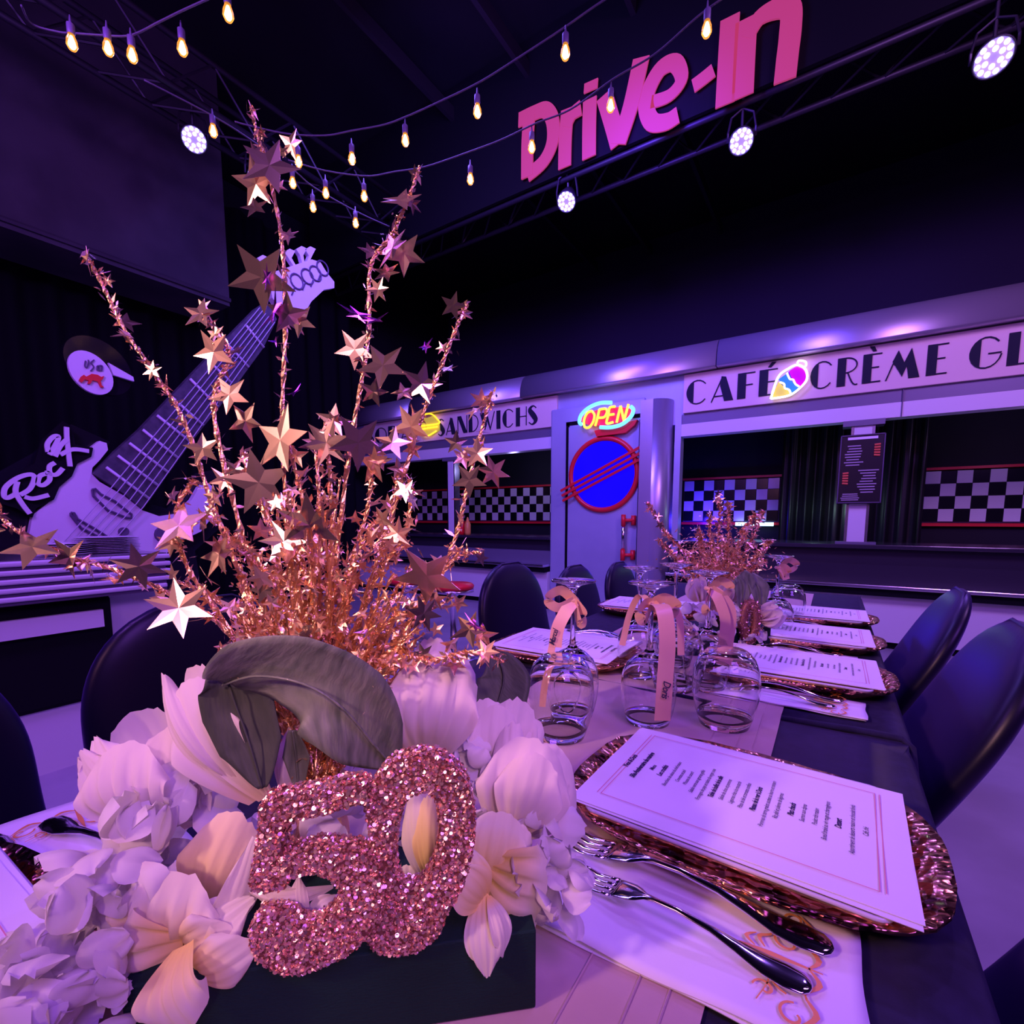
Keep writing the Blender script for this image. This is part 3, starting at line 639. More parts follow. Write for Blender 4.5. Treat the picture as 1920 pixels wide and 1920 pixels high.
# a black curtain wall behind
bm = bmesh.new(); n = 200; rows = []
for z in (0, 4.6): rows.append([bm.verts.new((-5.2+.04*math.sin(i*.8)+.02*math.sin(i*.33), -1.5+6.3*i/n, z)) for i in range(n+1)])
for i in range(n): bm.faces.new((rows[0][i], rows[0][i+1], rows[1][i+1], rows[1][i]))
# the curtain hangs just behind the bulkhead line
bmesh.ops.translate(bm, vec=(-.75, 0, 0), verts=bm.verts)
tag(link('stage_curtain', bm, m_black, None, True), 'black floor length curtain behind the guitar display', 'curtain')

# chrome banded buffet with stacked plates
BX = -2.6; z0 = CAMZ
bf = tag(empty('buffet_counter', (BX-.3, 0.2, 0)), 'black buffet counter with ribbed chrome edge and white stripe', 'counter')
def bbox(name, x0, x1, y0, y1, za, zb, m, bev=0):
    bm = bmesh.new(); box2(bm, x0-(BX-.3), x1-(BX-.3), y0-.2, y1-.2, za, zb, bev); return link(name, bm, m, bf)
yE = 1.02
for k in range(5):
    za = CAMZ-.165-.034*k
    bbox('chrome_rib', BX-.7, BX, -1.6, yE-.02*(k > 3), za-.020, za, m_slate, .006); bbox('edge_groove', BX-.7, BX-.012, -1.6, yE-.02, za-.034, za-.018, m_grey)
bbox('worktop', BX-.72, BX-.02, -1.6, yE-.01, CAMZ-.165, CAMZ-.160, m_chrome)
bbox('plinth', BX-.66, BX-.08, -1.6, .78, 0, .27, m_white)
bbox('body', BX-.68, BX-.06, -1.6, .80, .27, CAMZ-.335, m_black, .02)
bbox('white_stripe', BX-.3, BX-.035, -1.6, .76, CAMZ-.47, CAMZ-.395, m_white)
bbox('end_panel', BX-.68, BX-.10, .80, .99, CAMZ-.60, CAMZ-.335, m_white)
def plates(px0, px1, ytop, n, xw, label, grp):
    a = PXp((px0+px1)/2, 1040, xw); rad = abs(PXp(px1, 1040, xw).y-PXp(px0, 1040, xw).y)/2; zt = PXp((px0+px1)/2, ytop, xw).z; zb = CAMZ-.158
    th = (zt-zb)/n
    for i in range(n):
        pos_ = ('bottom', 'second lowest', 'third from the bottom', 'fourth from the bottom', 'fifth from the bottom')[i] if i < 5 and i < n-1 else ('top' if i == n-1 else 'second' if i == n-2 else 'third' if i == n-3 else 'fourth' if i == n-4 else 'fifth')+(' from the top' if i < n-1 else '')
        r = tag(empty('plate', (xw+random.uniform(-.004, .004), a.y+random.uniform(-.006, .006), zb+i*th)), 'white plate, %s %s' % (pos_, label), 'plate', grp)
        bm = bmesh.new(); lathe(bm, [(0, .001), (rad*.6, .001), (rad*.66, .004), (rad*.98, th*.8), (rad, th*.92), (rad*.97, th*.95), (rad*.64, .006), (0, .006)], n=32); link('dish', bm, m_slate, r, True)
plates(142, 264, 1006, 10, -2.85, 'of the taller buffet stack', 'plates in the taller stack')
plates(52, 175, 1018, 6, -2.80, 'of the lower buffet stack', 'plates in the lower stack')

# ------------------------------------------------------------------ tables, cloths, runner
TZ = .74
def tablecloth(x0, x1, y0, y1, zt, label, fall=.28, joint=1):
    r = tag(empty('banquet_table', ((x0+x1)/2, (y0+y1)/2, 0)), label, 'table'); cx_, cy_ = r.location.x, r.location.y
    bm = bmesh.new(); box2(bm, x0-cx_+.01, x1-cx_-.01, y0-cy_+.01, y1-cy_-.01, zt-.03, zt-.004); link('tabletop', bm, m_grey, r)
    for sx in (-1, 1):
        for sy in (-1, 1):
            bm = bmesh.new(); x, y = sx*((x1-x0)/2-.08), sy*((y1-y0)/2-.1); tube(bm, [(x, y, 0), (x, y, zt-.03)], .014, 8); link('leg', bm, m_grey, r)
    # cloth: top grid + draped skirt
    bm = bmesh.new(); per = []; nx, ny = 24, 40
    for i in range(nx): per.append((x0+(x1-x0)*i/nx, y0, 0, -1))
    for i in range(ny): per.append((x1, y0+(y1-y0)*i/ny, 1, 0))
    for i in range(nx): per.append((x1-(x1-x0)*i/nx, y1, 0, 1))
    for i in range(ny): per.append((x0, y1-(y1-y0)*i/ny, -1, 0))
    rings = []
    for k, (dz, outw) in enumerate(((0, -.012), (-.002, -.004), (-.008, .002), (-.03, .006), (-.08, .010), (-.17, .016), (-fall, .03))):
        rg = []
        for i, (x, y, nx_, ny_) in enumerate(per):
            wv = .018*math.sin(i*.9)*(-dz/fall) if k > 3 else 0
            dx, dy = nx_, (ny_ if ny_ != joint else 0)
            rg.append(bm.verts.new((x-cx_+dx*(outw+wv), y-cy_+dy*(outw+wv), zt+dz)))
        rings.append(rg)
    for a, b in zip(rings, rings[1:]):
        n = len(a)
        for i in range(n): bm.faces.new((a[i], b[i], b[(i+1) % n], a[(i+1) % n]))
    bm.faces.new(rings[0])
    cl = link('tablecloth', bm, m_cloth, None, True); cl.location = (cx_, cy_, 0)
    return r, cl
YJ = .86
r_, cl = tablecloth(-.675, .108, -.9, YJ, TZ, 'near banquet table under the first centrepiece, hidden by its black cloth')
tag(cl, 'navy black cloth over the near table with a turned up far edge', 'tablecloth')
r_, cl2 = tablecloth(-.66, .112, YJ+.002, 2.45, TZ+.001, 'far banquet table under the second centrepiece, hidden by its black cloth', joint=-1)
tag(cl2, 'navy black cloth over the far table towards the diner', 'tablecloth')
# folded cloth ridge where the two cloths meet
bm = bmesh.new(); tube(bm, [(x, YJ+.004+.004*math.sin(x*9), TZ+.003+.002*math.sin(x*23)) for x in [(-.65+.05*i) for i in range(16)]]+[(.111, YJ+.002, TZ-.004), (.116, YJ-.02, TZ-.05), (.118, YJ-.05, TZ-.10)], .0055, 8)
o = link('cloth_hem', bm, m_cloth, cl, True); o.location = -cl.location
# runner
def strip(bm, x0, x1, y0, y1, z, nx, ny, fz):
    g = [[bm.verts.new((x0+(x1-x0)*i/nx, y0+(y1-y0)*j/ny, z+fz(x0+(x1-x0)*i/nx, y0+(y1-y0)*j/ny))) for i in range(nx+1)] for j in range(ny+1)]
    for j in range(ny):
        for i in range(nx): bm.faces.new((g[j][i], g[j][i+1], g[j+1][i+1], g[j+1][i]))
bm = bmesh.new(); strip(bm, -.50, -.052, -.85, 2.40, TZ+.0015, 30, 150, lambda x, y: .0012*noise.noise(Vector((x*9, y*9, 0)))+.003*math.exp(-((x+.085)/.003)**2)*.5+.0012+(.004*math.exp(-((y-YJ)/.02)**2)))
rn = tag(link('table_runner', bm, m_run, None, True), 'champagne pink table runner along the middle of both tables', 'runner')
for x in (-.075, -.095, -.13):
    bm = bmesh.new(); tube(bm, [(x+.001*math.sin(y*5), y, TZ+.0035+(.004*math.exp(-((y-YJ)/.02)**2))) for y in [(-.85+.05*i) for i in range(65)]], .0008, 4); link('woven_stripe', bm, m_run, rn)

# ------------------------------------------------------------------ chairs
def make_chair(LN=.13):
    r = empty('banquet_chair')
    bm = bmesh.new(); rings = []
    def ring(cx_, z, hx_, hy, tilt=0, p=3.2, n=28):
        vs = []
        for i in range(n):
            a = 2*PI*i/n; c, s = math.cos(a), math.sin(a)
            x = hx_*(abs(c)**(2/p))*(1 if c > 0 else -1); y = hy*(abs(s)**(2/p))*(1 if s > 0 else -1)
            vs.append(bm.verts.new((cx_+x, y, z+x*tilt)))
        return vs
    # seat and skirt down to the feet
    R_ = [ring(0, .01, .235, .235), ring(0, .10, .215, .215), ring(0, .25, .20, .20), ring(0, .40, .205, .21), ring(0, .45, .215, .22), ring(0, .475, .20, .205), ring(0, .48, .10, .10)]
    for a, b in zip(R_, R_[1:]):
        for i in range(28): bm.faces.new((a[i], a[(i+1) % 28], b[(i+1) % 28], b[i]))
    bm.faces.new(R_[-1]); bm.faces.new(R_[0][::-1])
    # backrest leaning back
    R_ = []
    for k in range(17):
        t = k/16; z = .36+.53*t; cxb = -.19-LN*t-.02*math.sin(t*PI); hw = .225*(1-.10*math.sin(t*PI*.9)); th = .042-.014*t
        if t > .62: q = (t-.62)/.38; hw *= math.sqrt(max(0, 1-q*q*.93)); th *= math.sqrt(max(.05, 1-q**4*.9))
        R_.append(ring(cxb, z, th, hw, -.12, 3.0))
    for a, b in zip(R_, R_[1:]):
        for i in range(28): bm.faces.new((a[i], a[(i+1) % 28], b[(i+1) % 28], b[i]))
    bm.faces.new(R_[-1]); bm.faces.new(R_[0][::-1])
    cv = link('stretch_cover', bm, m_span, r, True)
    md = cv.modifiers.new('s', 'SUBSURF'); md.levels = 1; md.render_levels = 1
    # piping seam around the backrest
    bm = bmesh.new(); pts = []
    for s in (-1, 1):
        seq = range(17) if s < 0 else range(16, -1, -1)
        for k in seq:
            t = k/16; hw = .225*(1-.10*math.sin(t*PI*.9))
            if t > .62: q = (t-.62)/.38; hw *= math.sqrt(max(0, 1-q*q*.93))
            pts.append((-.19-LN*t-.02*math.sin(t*PI)+.006, s*(hw*.97-.004), .355+.53*t))
    tube(bm, pts, .004, 5); link('seam', bm, m_span, r, True)
    for sx in (-1, 1):
        for sy in (-1, 1):
            bm = bmesh.new(); lathe(bm, [(0, 0), (.02, 0), (.022, .012), (.016, .05), (0, .05)], (sx*.205, sy*.205, 0), 10); link('foot', bm, m_black, r, True)
    return r
chL = make_chair(); chR = make_chair(.27); used = set()
def chair(proto, x, y, rz, label, group):
    c = proto if proto.name not in used else copy_tree(proto); used.add(proto.name)
    c.location = (x, y, 0); c.rotation_euler = (0, 0, rz); tag(c, label, 'chair', group)
    return c
GR = 'black covered chairs right of the table'; GLc = 'black covered chairs left of the table'
chair(chR, -.185, 1.60, PI-.02, 'black covered chair on the right, second from the camera, beside the second menu', GR)
chair(chR, -.185, 1.13, PI-.02, 'black covered chair on the right, beside the cloth seam, tilted back widest', GR)
chair(chR, -.185, .41, PI, 'black covered chair at the right edge of the picture, cut off by the frame', GR)
chair(chL, -.72, .425, -.10, 'large black covered chair behind the left gold branch', GLc).scale = (1, 1, 1.02)
chair(chL, -.67, .02, .12, 'black covered chair in the lower left corner, mostly out of frame', GLc)
chair(chL, -.63, 1.42, .0, 'black covered chair just left of the ribboned glass, widest of three far ones', GLc)
chair(chL, -.62, 1.92, .0, 'black covered chair in front of the diner door, middle of three far ones', GLc).scale = (1, 1, .965)
chair(chL, -.61, 2.42, .0, 'black covered chair below the red door handle, smallest of three far ones', GLc).scale = (1, 1, .94)

# ------------------------------------------------------------------ place settings
def text_mesh(lines, name):
    """lines: (text, size, x, y, bold) -> one mesh in XY"""
    bm = bmesh.new(); dg = None
    for s, size, x, y, off_ in lines:
        cu = bpy.data.curves.new('t', 'FONT'); cu.body = s; cu.size = size; cu.align_x = 'CENTER'; cu.shear = .35; cu.space_character = .86; cu.offset = off_; cu.resolution_u = 2
        ob = bpy.data.objects.new('t', cu); C.objects.link(ob)
        dg = bpy.context.evaluated_depsgraph_get(); me = bpy.data.meshes.new_from_object(ob.evaluated_get(dg))
        me.transform(Matrix.Translation((x, y, 0)) @ Matrix.Diagonal((.82, 1, 1, 1))); bm.from_mesh(me)
        bpy.data.objects.remove(ob); bpy.data.curves.remove(cu); bpy.data.meshes.remove(me)
    me = bpy.data.meshes.new(name); bm.to_mesh(me); bm.free(); me.materials.append(m_ink); return me
ML = [('Yvon & Doris', .0085, .112, .0003), ('50e Anniversaire de mariage', .0085, .096, .0003), ('Menu', .0075, .083, .0001), ('Les crudités', .0080, .071, .0002),
 ('Bouchées de saison du chef maison', .0062, .060, 0), ('Crevettes et aïoli', .0062, .050, 0), ('Mousse de canard', .0062, .041, 0), ('Salade verte aux agrumes grillés', .0062, .031, 0),
 ('Fromages de pays et raisins du verger, noix', .0062, .021, 0), ('Table de buffet de la salle', .0072, .010, .0002), ('Salade de chou et pommes', .0062, 0, 0), ('Légumes rôtis à la moutarde', .0062, -.010, 0),
 ('Pâtes de blé et tomates confites', .0062, -.020, 0), ('Plateau de la mer à Doris', .0072, -.032, .0002), ('Pommes de terre grelots sautées au beurre et romarin', .0062, -.043, 0), ('Riz pilaf et julienne de légumes', .0062, -.053, 0),
 ('Plats chauds', .0074, -.066, .0002), ('Saumon aux câpres', .0062, -.076, 0), ('Poulet rôti maison', .0062, -.087, 0), ('Boeuf braisé au vin rouge et champignons', .0062, -.096, 0), ('Dessert', .0074, -.107, .0002), ('Assortiment de desserts maison et chocolat fondu', .0062, -.118, 0), ('Café, thé', .0062, -.129, 0)]
txt = text_mesh([(s, z, 0, y*.93+.004, o) for s, z, y, o in ML], 'menu_text')
MW, MH = .200, .280           # paper, text upright along +y
def place_setting(cx_, cy_, rz, where, full=True, tilt=0, cards=3, cs=1):
    """rz: direction in which the guest looks (text up)"""
    Mz = Matrix.Translation((cx_, cy_, 0)) @ Matrix.Rotation(rz, 4, 'Z')
    # local: guest looks along +y; text x = +x
    ch = tag(empty('charger_plate', (cx_, cy_, TZ+.003), rz), 'hammered rose gold charger tray ' + where, 'charger', 'rose gold charger trays')
    bm = bmesh.new(); n = 64; rings = []
    for s, z in ((.0, .004), (.55, .004), (.80, .004), (.93, .020), (1.0, .024), (1.0, .020), (.93, .013), (.80, 0), (.55, 0), (0, 0)):
        rg = []
        for i in range(n):
            a = 2*PI*i/n; c, si = math.cos(a), math.sin(a); pw = 2/3.0
            x = .128*cs*s*abs(c)**pw*(1 if c > 0 else -1); y = .168*s*abs(si)**pw*(1 if si > 0 else -1)
            jj = 1+.012*noise.noise(Vector((c*9, si*9, s*3)))*(s > .9)
            rg.append(bm.verts.new((x*jj, y*jj, z+.0022*noise.noise(Vector((x*60, y*60, s)))*(s > .7)*(z > 0))))
        rings.append(rg)
    for a, b in zip(rings, rings[1:]):
        for i in range(n): bm.faces.new((a[i], a[(i+1) % n], b[(i+1) % n], b[i]))
    bmesh.ops.remove_doubles(bm, verts=bm.verts, dist=1e-5); bmesh.ops.recalc_face_normals(bm, faces=bm.faces)
    link('tray', bm, m_charger, ch, True)
    # glass plate with pale rounded rim
    gp = tag(empty('rectangular_plate', (cx_, cy_, TZ+.026), rz), 'pale rimmed plate ' + where, 'plate', 'rectangular plates under the menus')
    hx_, hy, rc = .107, .124, .012; pts = []
    for (qx, qy, a0) in ((1, 1, 0), (-1, 1, 90), (-1, -1, 180), (1, -1, 270)):
        for k in range(5): a = math.radians(a0+k*22.5); pts.append(Vector((qx*(hx_-rc)+rc*math.cos(a), qy*(hy-rc)+rc*math.sin(a), .004)))
    bm = bmesh.new(); tube(bm, pts, .0022, 6, True); link('rim', bm, m_slate, gp, True)
    bm = bmesh.new(); slab(bm, [pts], Vector((0, 0, -.004))); link('well', bm, m_foil3, gp)
    for k in range(cards):
        a = (0, .012, -.015)[k % 3] if k < cards-1 else 0
        r = tag(empty('menu_card', (cx_, cy_, TZ+.0335+k*.0011), rz+a), (('top printed menu card ', 'lowest menu card ', 'middle menu card ')[0 if k == cards-1 else 1+k]) + where, 'menu card', 'printed menu cards')
        if tilt and k == cards-1: pass
        bm = bmesh.new(); dx = random.uniform(-.003, .003)-(.004 if k < cards-1 else 0); sag = .004
        g = [[bm.verts.new((dx-MW/2+MW*i/4, -MH/2+MH*j/8, -.0015*abs(i-2)/2*(k == cards-1)+(0.002 if (k == cards-1 and i == 0) else 0)*0)) for i in range(5)] for j in range(9)]
        for j in range(8):
            for i in range(4): bm.faces.new((g[j][i], g[j][i+1], g[j+1][i+1], g[j+1][i]))
        q = bmesh.ops.extrude_face_region(bm, geom=bm.faces[:]); bmesh.ops.translate(bm, vec=(0, 0, -.0005), verts=[v for v in q['geom'] if isinstance(v, bmesh.types.BMVert)])
        bmesh.ops.recalc_face_normals(bm, faces=bm.faces)
        link('sheet', bm, m_paper, r)
        if k == cards-1:
            t = bpy.data.objects.new('printed_text', txt); C.objects.link(t); t.parent = r; t.location = (0, .006, .0004)
            bm = bmesh.new()
            for q_, w_ in ((.0, .0006), (.004, .0005)):
                hx2, hy2 = MW/2-.018, MH/2-.020-q_
                for a_, b_ in (((-hx2, hy2), (hx2, hy2)), ((-hx2, -hy2), (hx2, -hy2))): stroke(bm, [(a_[0], a_[1], 0), (b_[0], b_[1], 0)], .0008, Vector((0, 0, 1)), .0001, 0)
            for a_, b_ in (((-hx2, -hy2), (-hx2, hy2)), ((hx2, -hy2), (hx2, hy2))): stroke(bm, [(a_[0], a_[1], 0), (b_[0], b_[1], 0)], .0008, Vector((0, 0, 1)), .0001, 0)
            o = link('printed_border', bm, m_pinkline, r); o.location = (0, 0, .0001)
def fork_mesh(L=.2, tines=4):
    bm = bmesh.new()
    def loft(secs, n=8):
        rings = []
        for x, y, z, hw, ht in secs: rings.append([bm.verts.new((x, y+hw*math.cos(2*PI*i/n), z+ht*math.sin(2*PI*i/n))) for i in range(n)])
        for a, b in zip(rings, rings[1:]):
            for i in range(n): bm.faces.new((a[i], b[i], b[(i+1) % n], a[(i+1) % n]))
        bm.faces.new(rings[0]); bm.faces.new(rings[-1][::-1])
    H_ = lambda t: .004+.011*math.sin(min(1, max(0, (t-.15)/.75))*PI)**1.2
    secs = []
    for t, hw, ht in ((0, .002, .001), (.008, .0062, .0018), (.03, .0108, .0020), (.09, .0124, .0020), (.17, .0108, .0020), (.26, .0068, .0023), (.36, .0038, .0025), (.50, .0028, .0022), (.60, .0029, .0021), (.64, .0045, .0019), (.67, .0090, .0015), (.70, .0118, .0012), (.76, .0128, .0010), (.795, .0126, .0009)):
        secs.append((t*L, 0, H_(t) if t > .15 else .004+.0*t, hw, ht))
    loft(secs, 12)
    for k in range(tines):
        y0 = (k-(tines-1)/2)*(.0230/(tines-1 if tines > 1 else 1)) if tines > 1 else 0
        loft([(t*L, y0*(1-.06*(t-.78)/.22), H_(t)*(1)+.004*max(0, (t-.9))/.1, .0023*(1 if t < .93 else (1.02-t)/.09), .0010) for t in (.785, .84, .90, .95, .985, 1.0)], 8)
    me = bpy.data.meshes.new('fork'); bmesh.ops.recalc_face_normals(bm, faces=bm.faces); bm.to_mesh(me); bm.free(); me.materials.append(m_steel)
    for p in me.polygons: p.use_smooth = True
    return me
fk = fork_mesh()
def fork(a, b, z, label, group='polished forks on the napkins'):
    """a = handle end, b = tines"""
    d = Vector(b)-Vector(a); o = bpy.data.objects.new('fork', fk); C.objects.link(o); o.location = (a[0], a[1], z); o.rotation_euler = (0, 0, math.atan2(d.y, d.x))
    s = d.length/.2; o.scale = (s, s*.98, s); tag(o, label, 'fork', group); return o
def scroll_ornament(parent):
    bm = bmesh.new(); nz_ = Vector((0, 0, 1))
    def spi(cx_, cy_, r0, a0, turns, sgn, w0):
        pts = []
        for i in range(15):
            u = i/14; a = a0+sgn*turns*2*PI*u; r = r0*(1-.75*u); pts.append((cx_+r*math.cos(a), cy_+r*math.sin(a), 0))
        stroke(bm, pts, [w0, w0*1.6, w0], nz_, .00015, 2)
    for s in (-1, 1):
        spi(.0, s*.016, .011, PI*.5*s, .8, s, .0013); spi(.004, s*.040, .009, -PI*.5*s, .85, -s, .0013); spi(-.012, s*.030, .007, PI, .8, s, .0012)
        stroke(bm, [(.012, 0, 0), (.018, s*.010, 0), (.010, s*.022, 0), (.016, s*.034, 0), (.006, s*.047, 0)], [.0008, .0035, .001, .0035, .0006], nz_, .00015, 4)
        stroke(bm, [(-.014, s*.004, 0), (-.018, s*.012, 0), (-.010, s*.020, 0), (-.016, s*.040, 0)], [.0008, .003, .001, .0006], nz_, .00015, 4)
        stroke(bm, [(-.020, s*.002, 0), (-.026, s*.008, 0), (-.020, s*.014, 0)], [.0008, .0028, .0006], nz_, .00015, 4)
    stroke(bm, [(-.03, 0, 0), (-.01, 0, 0), (.02, 0, 0)], [.0006, .004, .0006], nz_, .00015, 4)
    return link('gold_ornament', bm, m_goldprint, parent)
def napkin(cx_, cy_, rz, L, Wd, label, orn=1):
    r = tag(empty('folded_napkin', (cx_, cy_, TZ+.004), rz), label, 'napkin', 'white folded napkins')
    for k in range(2):
        bm = bmesh.new(); nx, ny = 26, 12
        def fz(x, y): return .0022*noise.noise(Vector((x*14, y*14, cx_*7+k)))+.0010
        g = [[bm.verts.new((-L/2+L*i/nx+.001*math.sin(j*.7)*(i == nx)-k*.002, -Wd/2+Wd*j/ny+.0008*math.sin(i*.45+k*2)*(j in (0, ny)), fz(i/nx*L, j/ny*Wd)+.0025-k*.0022)) for i in range(nx+1)] for j in range(ny+1)]
        for j in range(ny):
            for i in range(nx): bm.faces.new((g[j][i], g[j][i+1], g[j+1][i+1], g[j+1][i]))
        q = bmesh.ops.extrude_face_region(bm, geom=bm.faces[:]); bmesh.ops.translate(bm, vec=(0, 0, -.0012), verts=[v for v in q['geom'] if isinstance(v, bmesh.types.BMVert)])
        bmesh.ops.recalc_face_normals(bm, faces=bm.faces); link('fold', bm, m_nap, r, True)
    if orn: o = scroll_ornament(r); o.location = (L/2-.045, 0, .0062); o.scale = (1.05, 1.05, 1)
    return r
# right-hand places, guests look towards -X: text up = -X
RZR = PI/2
for i, (cy_, cx_, wh) in enumerate(((.528, -.067, 'on the near right place by the large forks'), (1.10, -.052, 'on the second right place behind the glasses'), (1.43, -.046, 'on the third right place by the far planter'), (1.755, -.040, 'on the farthest right place'))):
    place_setting(cx_, cy_, RZR-.035 if i == 0 else RZR, wh, cards=3, cs=(1, .9, .84, .84)[i])
# near napkin and its two forks
napkin(-.082, .364, .04, .236, .118, 'white napkin with gold scroll print under the two near forks', 1)
f1 = fork((.018, .392), (-.200, .398), TZ+.0085, 'large polished fork nearer the gold tray on the near napkin'); f2 = fork((.006, .350), (-.172, .360), TZ+.0085, 'shorter polished fork on the near napkin, closer to the camera')
for cy_, wh in ((.955, 'second right place'), (1.285, 'third right place'), (1.61, 'farthest right place')):
    napkin(-.055, cy_, .0, .235, .085, 'white napkin with two forks at the ' + wh, 1)
    fork((.032, cy_+.018), (-.165, cy_+.022), TZ+.0085, 'upper fork on the napkin at the ' + wh); fork((.020, cy_-.018), (-.155, cy_-.008), TZ+.0085, 'lower fork on the napkin at the ' + wh)
# left-hand places
for cy_, wh in ((-.02, 'at the lower left corner'), (.98, 'on the left side behind the first ribboned glass'), (1.60, 'on the left side near the diner end'), ):
    place_setting(-.50, cy_, -PI/2+.03, wh)
napkin(-.545, .140, PI-.10, .29, .125, 'white napkin with gold scroll print in the lower left corner', 1)
def hd(ax_, ay_, bx2, by2): a = PZ(ax_, ay_, TZ+.009); b = PZ(bx2, by2, TZ+.009); d = (b-a); d.z = 0; b = a+d.normalized()*.2; return (a.x, a.y), (b.x, b.y)
fork(*hd(90, 1543, 200, 1600), TZ+.0085, 'dark gleaming cutlery handle on the lower left napkin, upper one'); fork(*hd(-30, 1578, 110, 1662), TZ+.0085, 'dark gleaming cutlery handle on the lower left napkin at the frame edge')
napkin(-.515, 1.17, PI, .235, .10, 'white napkin on the left side behind the first ribboned glass', 1)
fork((-.60, 1.155), (-.41, 1.16), TZ+.0085, 'left side fork on the napkin behind the first ribboned glass', 'forks on the far left napkins'); fork((-.60, 1.185), (-.41, 1.19), TZ+.0085, 'left side fork farther from the camera behind the ribboned glass', 'forks on the far left napkins')

# ------------------------------------------------------------------ glasses
def outer_inner(prof, th=.0011):
    """profile outer from rim (z=0) up; returns closed wall"""
    return prof
def stem_mesh():
    bm = bmesh.new()
    # inverted wine glass: rim on table, foot on top
    out = [(.033, .0), (.0375, .015), (.041, .035), (.0425, .055), (.0405, .075), (.033, .092), (.021, .103), (.010, .109), (.0052, .115), (.0040, .130), (.0038, .165), (.0042, .195), (.007, .206), (.014, .211), (.026, .2145), (.0345, .2165), (.0355, .2180), (.034, .2190), (.012, .2200), (0, .2205)]
    inn = [(0, .1045), (.012, .1025), (.021, .0985), (.0315, .0900), (.0392, .0745), (.0413, .055), (.0398, .035), (.0364, .015), (.0322, .0)]
    lathe(bm, inn+out, n=40); bmesh.ops.remove_doubles(bm, verts=bm.verts, dist=1e-6); bmesh.ops.recalc_face_normals(bm, faces=bm.faces)
    me = bpy.data.meshes.new('wine_glass'); bm.to_mesh(me); bm.free(); me.materials.append(m_glass)
    for p in me.polygons: p.use_smooth = True
    return me
def tumbler_mesh():
    bm = bmesh.new()
    out = [(.036, 0), (.0425, .02), (.0475, .045), (.049, .065), (.0465, .088), (.040, .105), (.030, .115), (.026, .1170), (.012, .1185), (0, .119)]
    inn = [(0, .112), (.012, .1115), (.026, .110), (.037, .102), (.0445, .087), (.0475, .065), (.0461, .045), (.0412, .02), (.0350, 0)]
    lathe(bm, inn+out, n=40); bmesh.ops.remove_doubles(bm, verts=bm.verts, dist=1e-6); bmesh.ops.recalc_face_normals(bm, faces=bm.faces)
    me = bpy.data.meshes.new('stemless_glass'); bm.to_mesh(me); bm.free(); me.materials.append(m_glass)
    for p in me.polygons: p.use_smooth = True
    return me
sm, tm = stem_mesh(), tumbler_mesh()
def glass(kind, px, py, label, s=1.0):
    p = PZ(px, py, TZ+.003); o = bpy.data.objects.new('wine_glass' if kind == 's' else 'stemless_glass', sm if kind == 's' else tm); C.objects.link(o)
    o.location = (p.x, p.y, TZ+.0045); o.scale = (s, s, s); tag(o, label, 'glass', 'upturned glasses on the runner'); return o
gA = glass('s', 1072, 1340, 'upturned stemmed wine glass with peach bow, leftmost of the ribboned ones')
gB = glass('s', 1214, 1352, 'upturned stemmed wine glass whose wide ribbon tail hangs down its middle')
gC = glass('s', 1322, 1288, 'upturned stemmed wine glass with twin ribbon tails, behind the right stemless glass')
gD = glass('t', 1050, 1378, 'upturned stemless glass at the front left next to the white flowers')
gE = glass('t', 1357, 1358, 'upturned stemless glass at the front right near the menu')
gF = glass('s', 1196, 1262, 'upturned stemmed glass with one thin ribbon tail, behind the middle pair')
gG = glass('t', 1265, 1290, 'upturned stemless glass between the two ribboned glasses')
gH = glass('s', 1452, 1196, 'far upturned wine glass with peach bow right of the gold spray')
gI = glass('t', 1474, 1168, 'far upturned stemless glass right of the second centrepiece')
gJ = glass('s', 1262, 1245, 'upturned stemmed glass in front of the door column, behind the peach bows')
# ribbons
def ribbon_strip(bm, pts, w, side=None, sm=8, fold=0):
    p = spline(pts, sm); n = len(p); A, B = [], []
    for i in range(n):
        t = (p[min(i+1, n-1)]-p[max(i-1, 0)]).normalized(); s = side if side else t.cross(fw).normalized()
        s = (s-t*s.dot(t)).normalized()
        A.append(bm.verts.new(p[i]-s*w/2)); B.append(bm.verts.new(p[i]+s*w/2))
    for i in range(n-1): bm.faces.new((A[i], A[i+1], B[i+1], B[i]))
def bow(g, tails, label, loops=None, w=.016, txt_=None):
    k = Vector((g.location.x, g.location.y, g.location.z+.187)); r = tag(empty('ribbon_bow', k), label, 'ribbon', 'peach satin bows on the glasses')
    bm = bmesh.new(); tube(bm, [Vector((.006*math.cos(a*PI/6), .006*math.sin(a*PI/6), 0)) for a in range(12)], .004, 6, True); link('knot', bm, m_ribbon, r, True)
    sd = Vector((.84, .54, 0)); bk = -Vector(fw); bk.z = 0
    for dx, dz in (loops or ((-.030, .004), (.028, -.006))):
        bm = bmesh.new(); ribbon_strip(bm, [Vector((0, 0, 0))+bk*.006, rt*dx*.5+Vector((0, 0, dz+.013))+bk*.010, rt*dx+Vector((0, 0, dz))+bk*.014, rt*dx*.6+Vector((0, 0, dz-.014))+bk*.012, bk*.007], w*1.05, (Vector((0, 0, 1))+bk*.35).normalized())
        link('loop', bm, m_ribbon, r, True)
    for pl, w_ in tails:
        bm = bmesh.new(); ribbon_strip(bm, [bk*.007]+[rt*a+Vector((0, 0, b))+bk*c for a, b, c in pl], w_, rt); link('tail', bm, m_ribbon, r, True)
    return r, bk
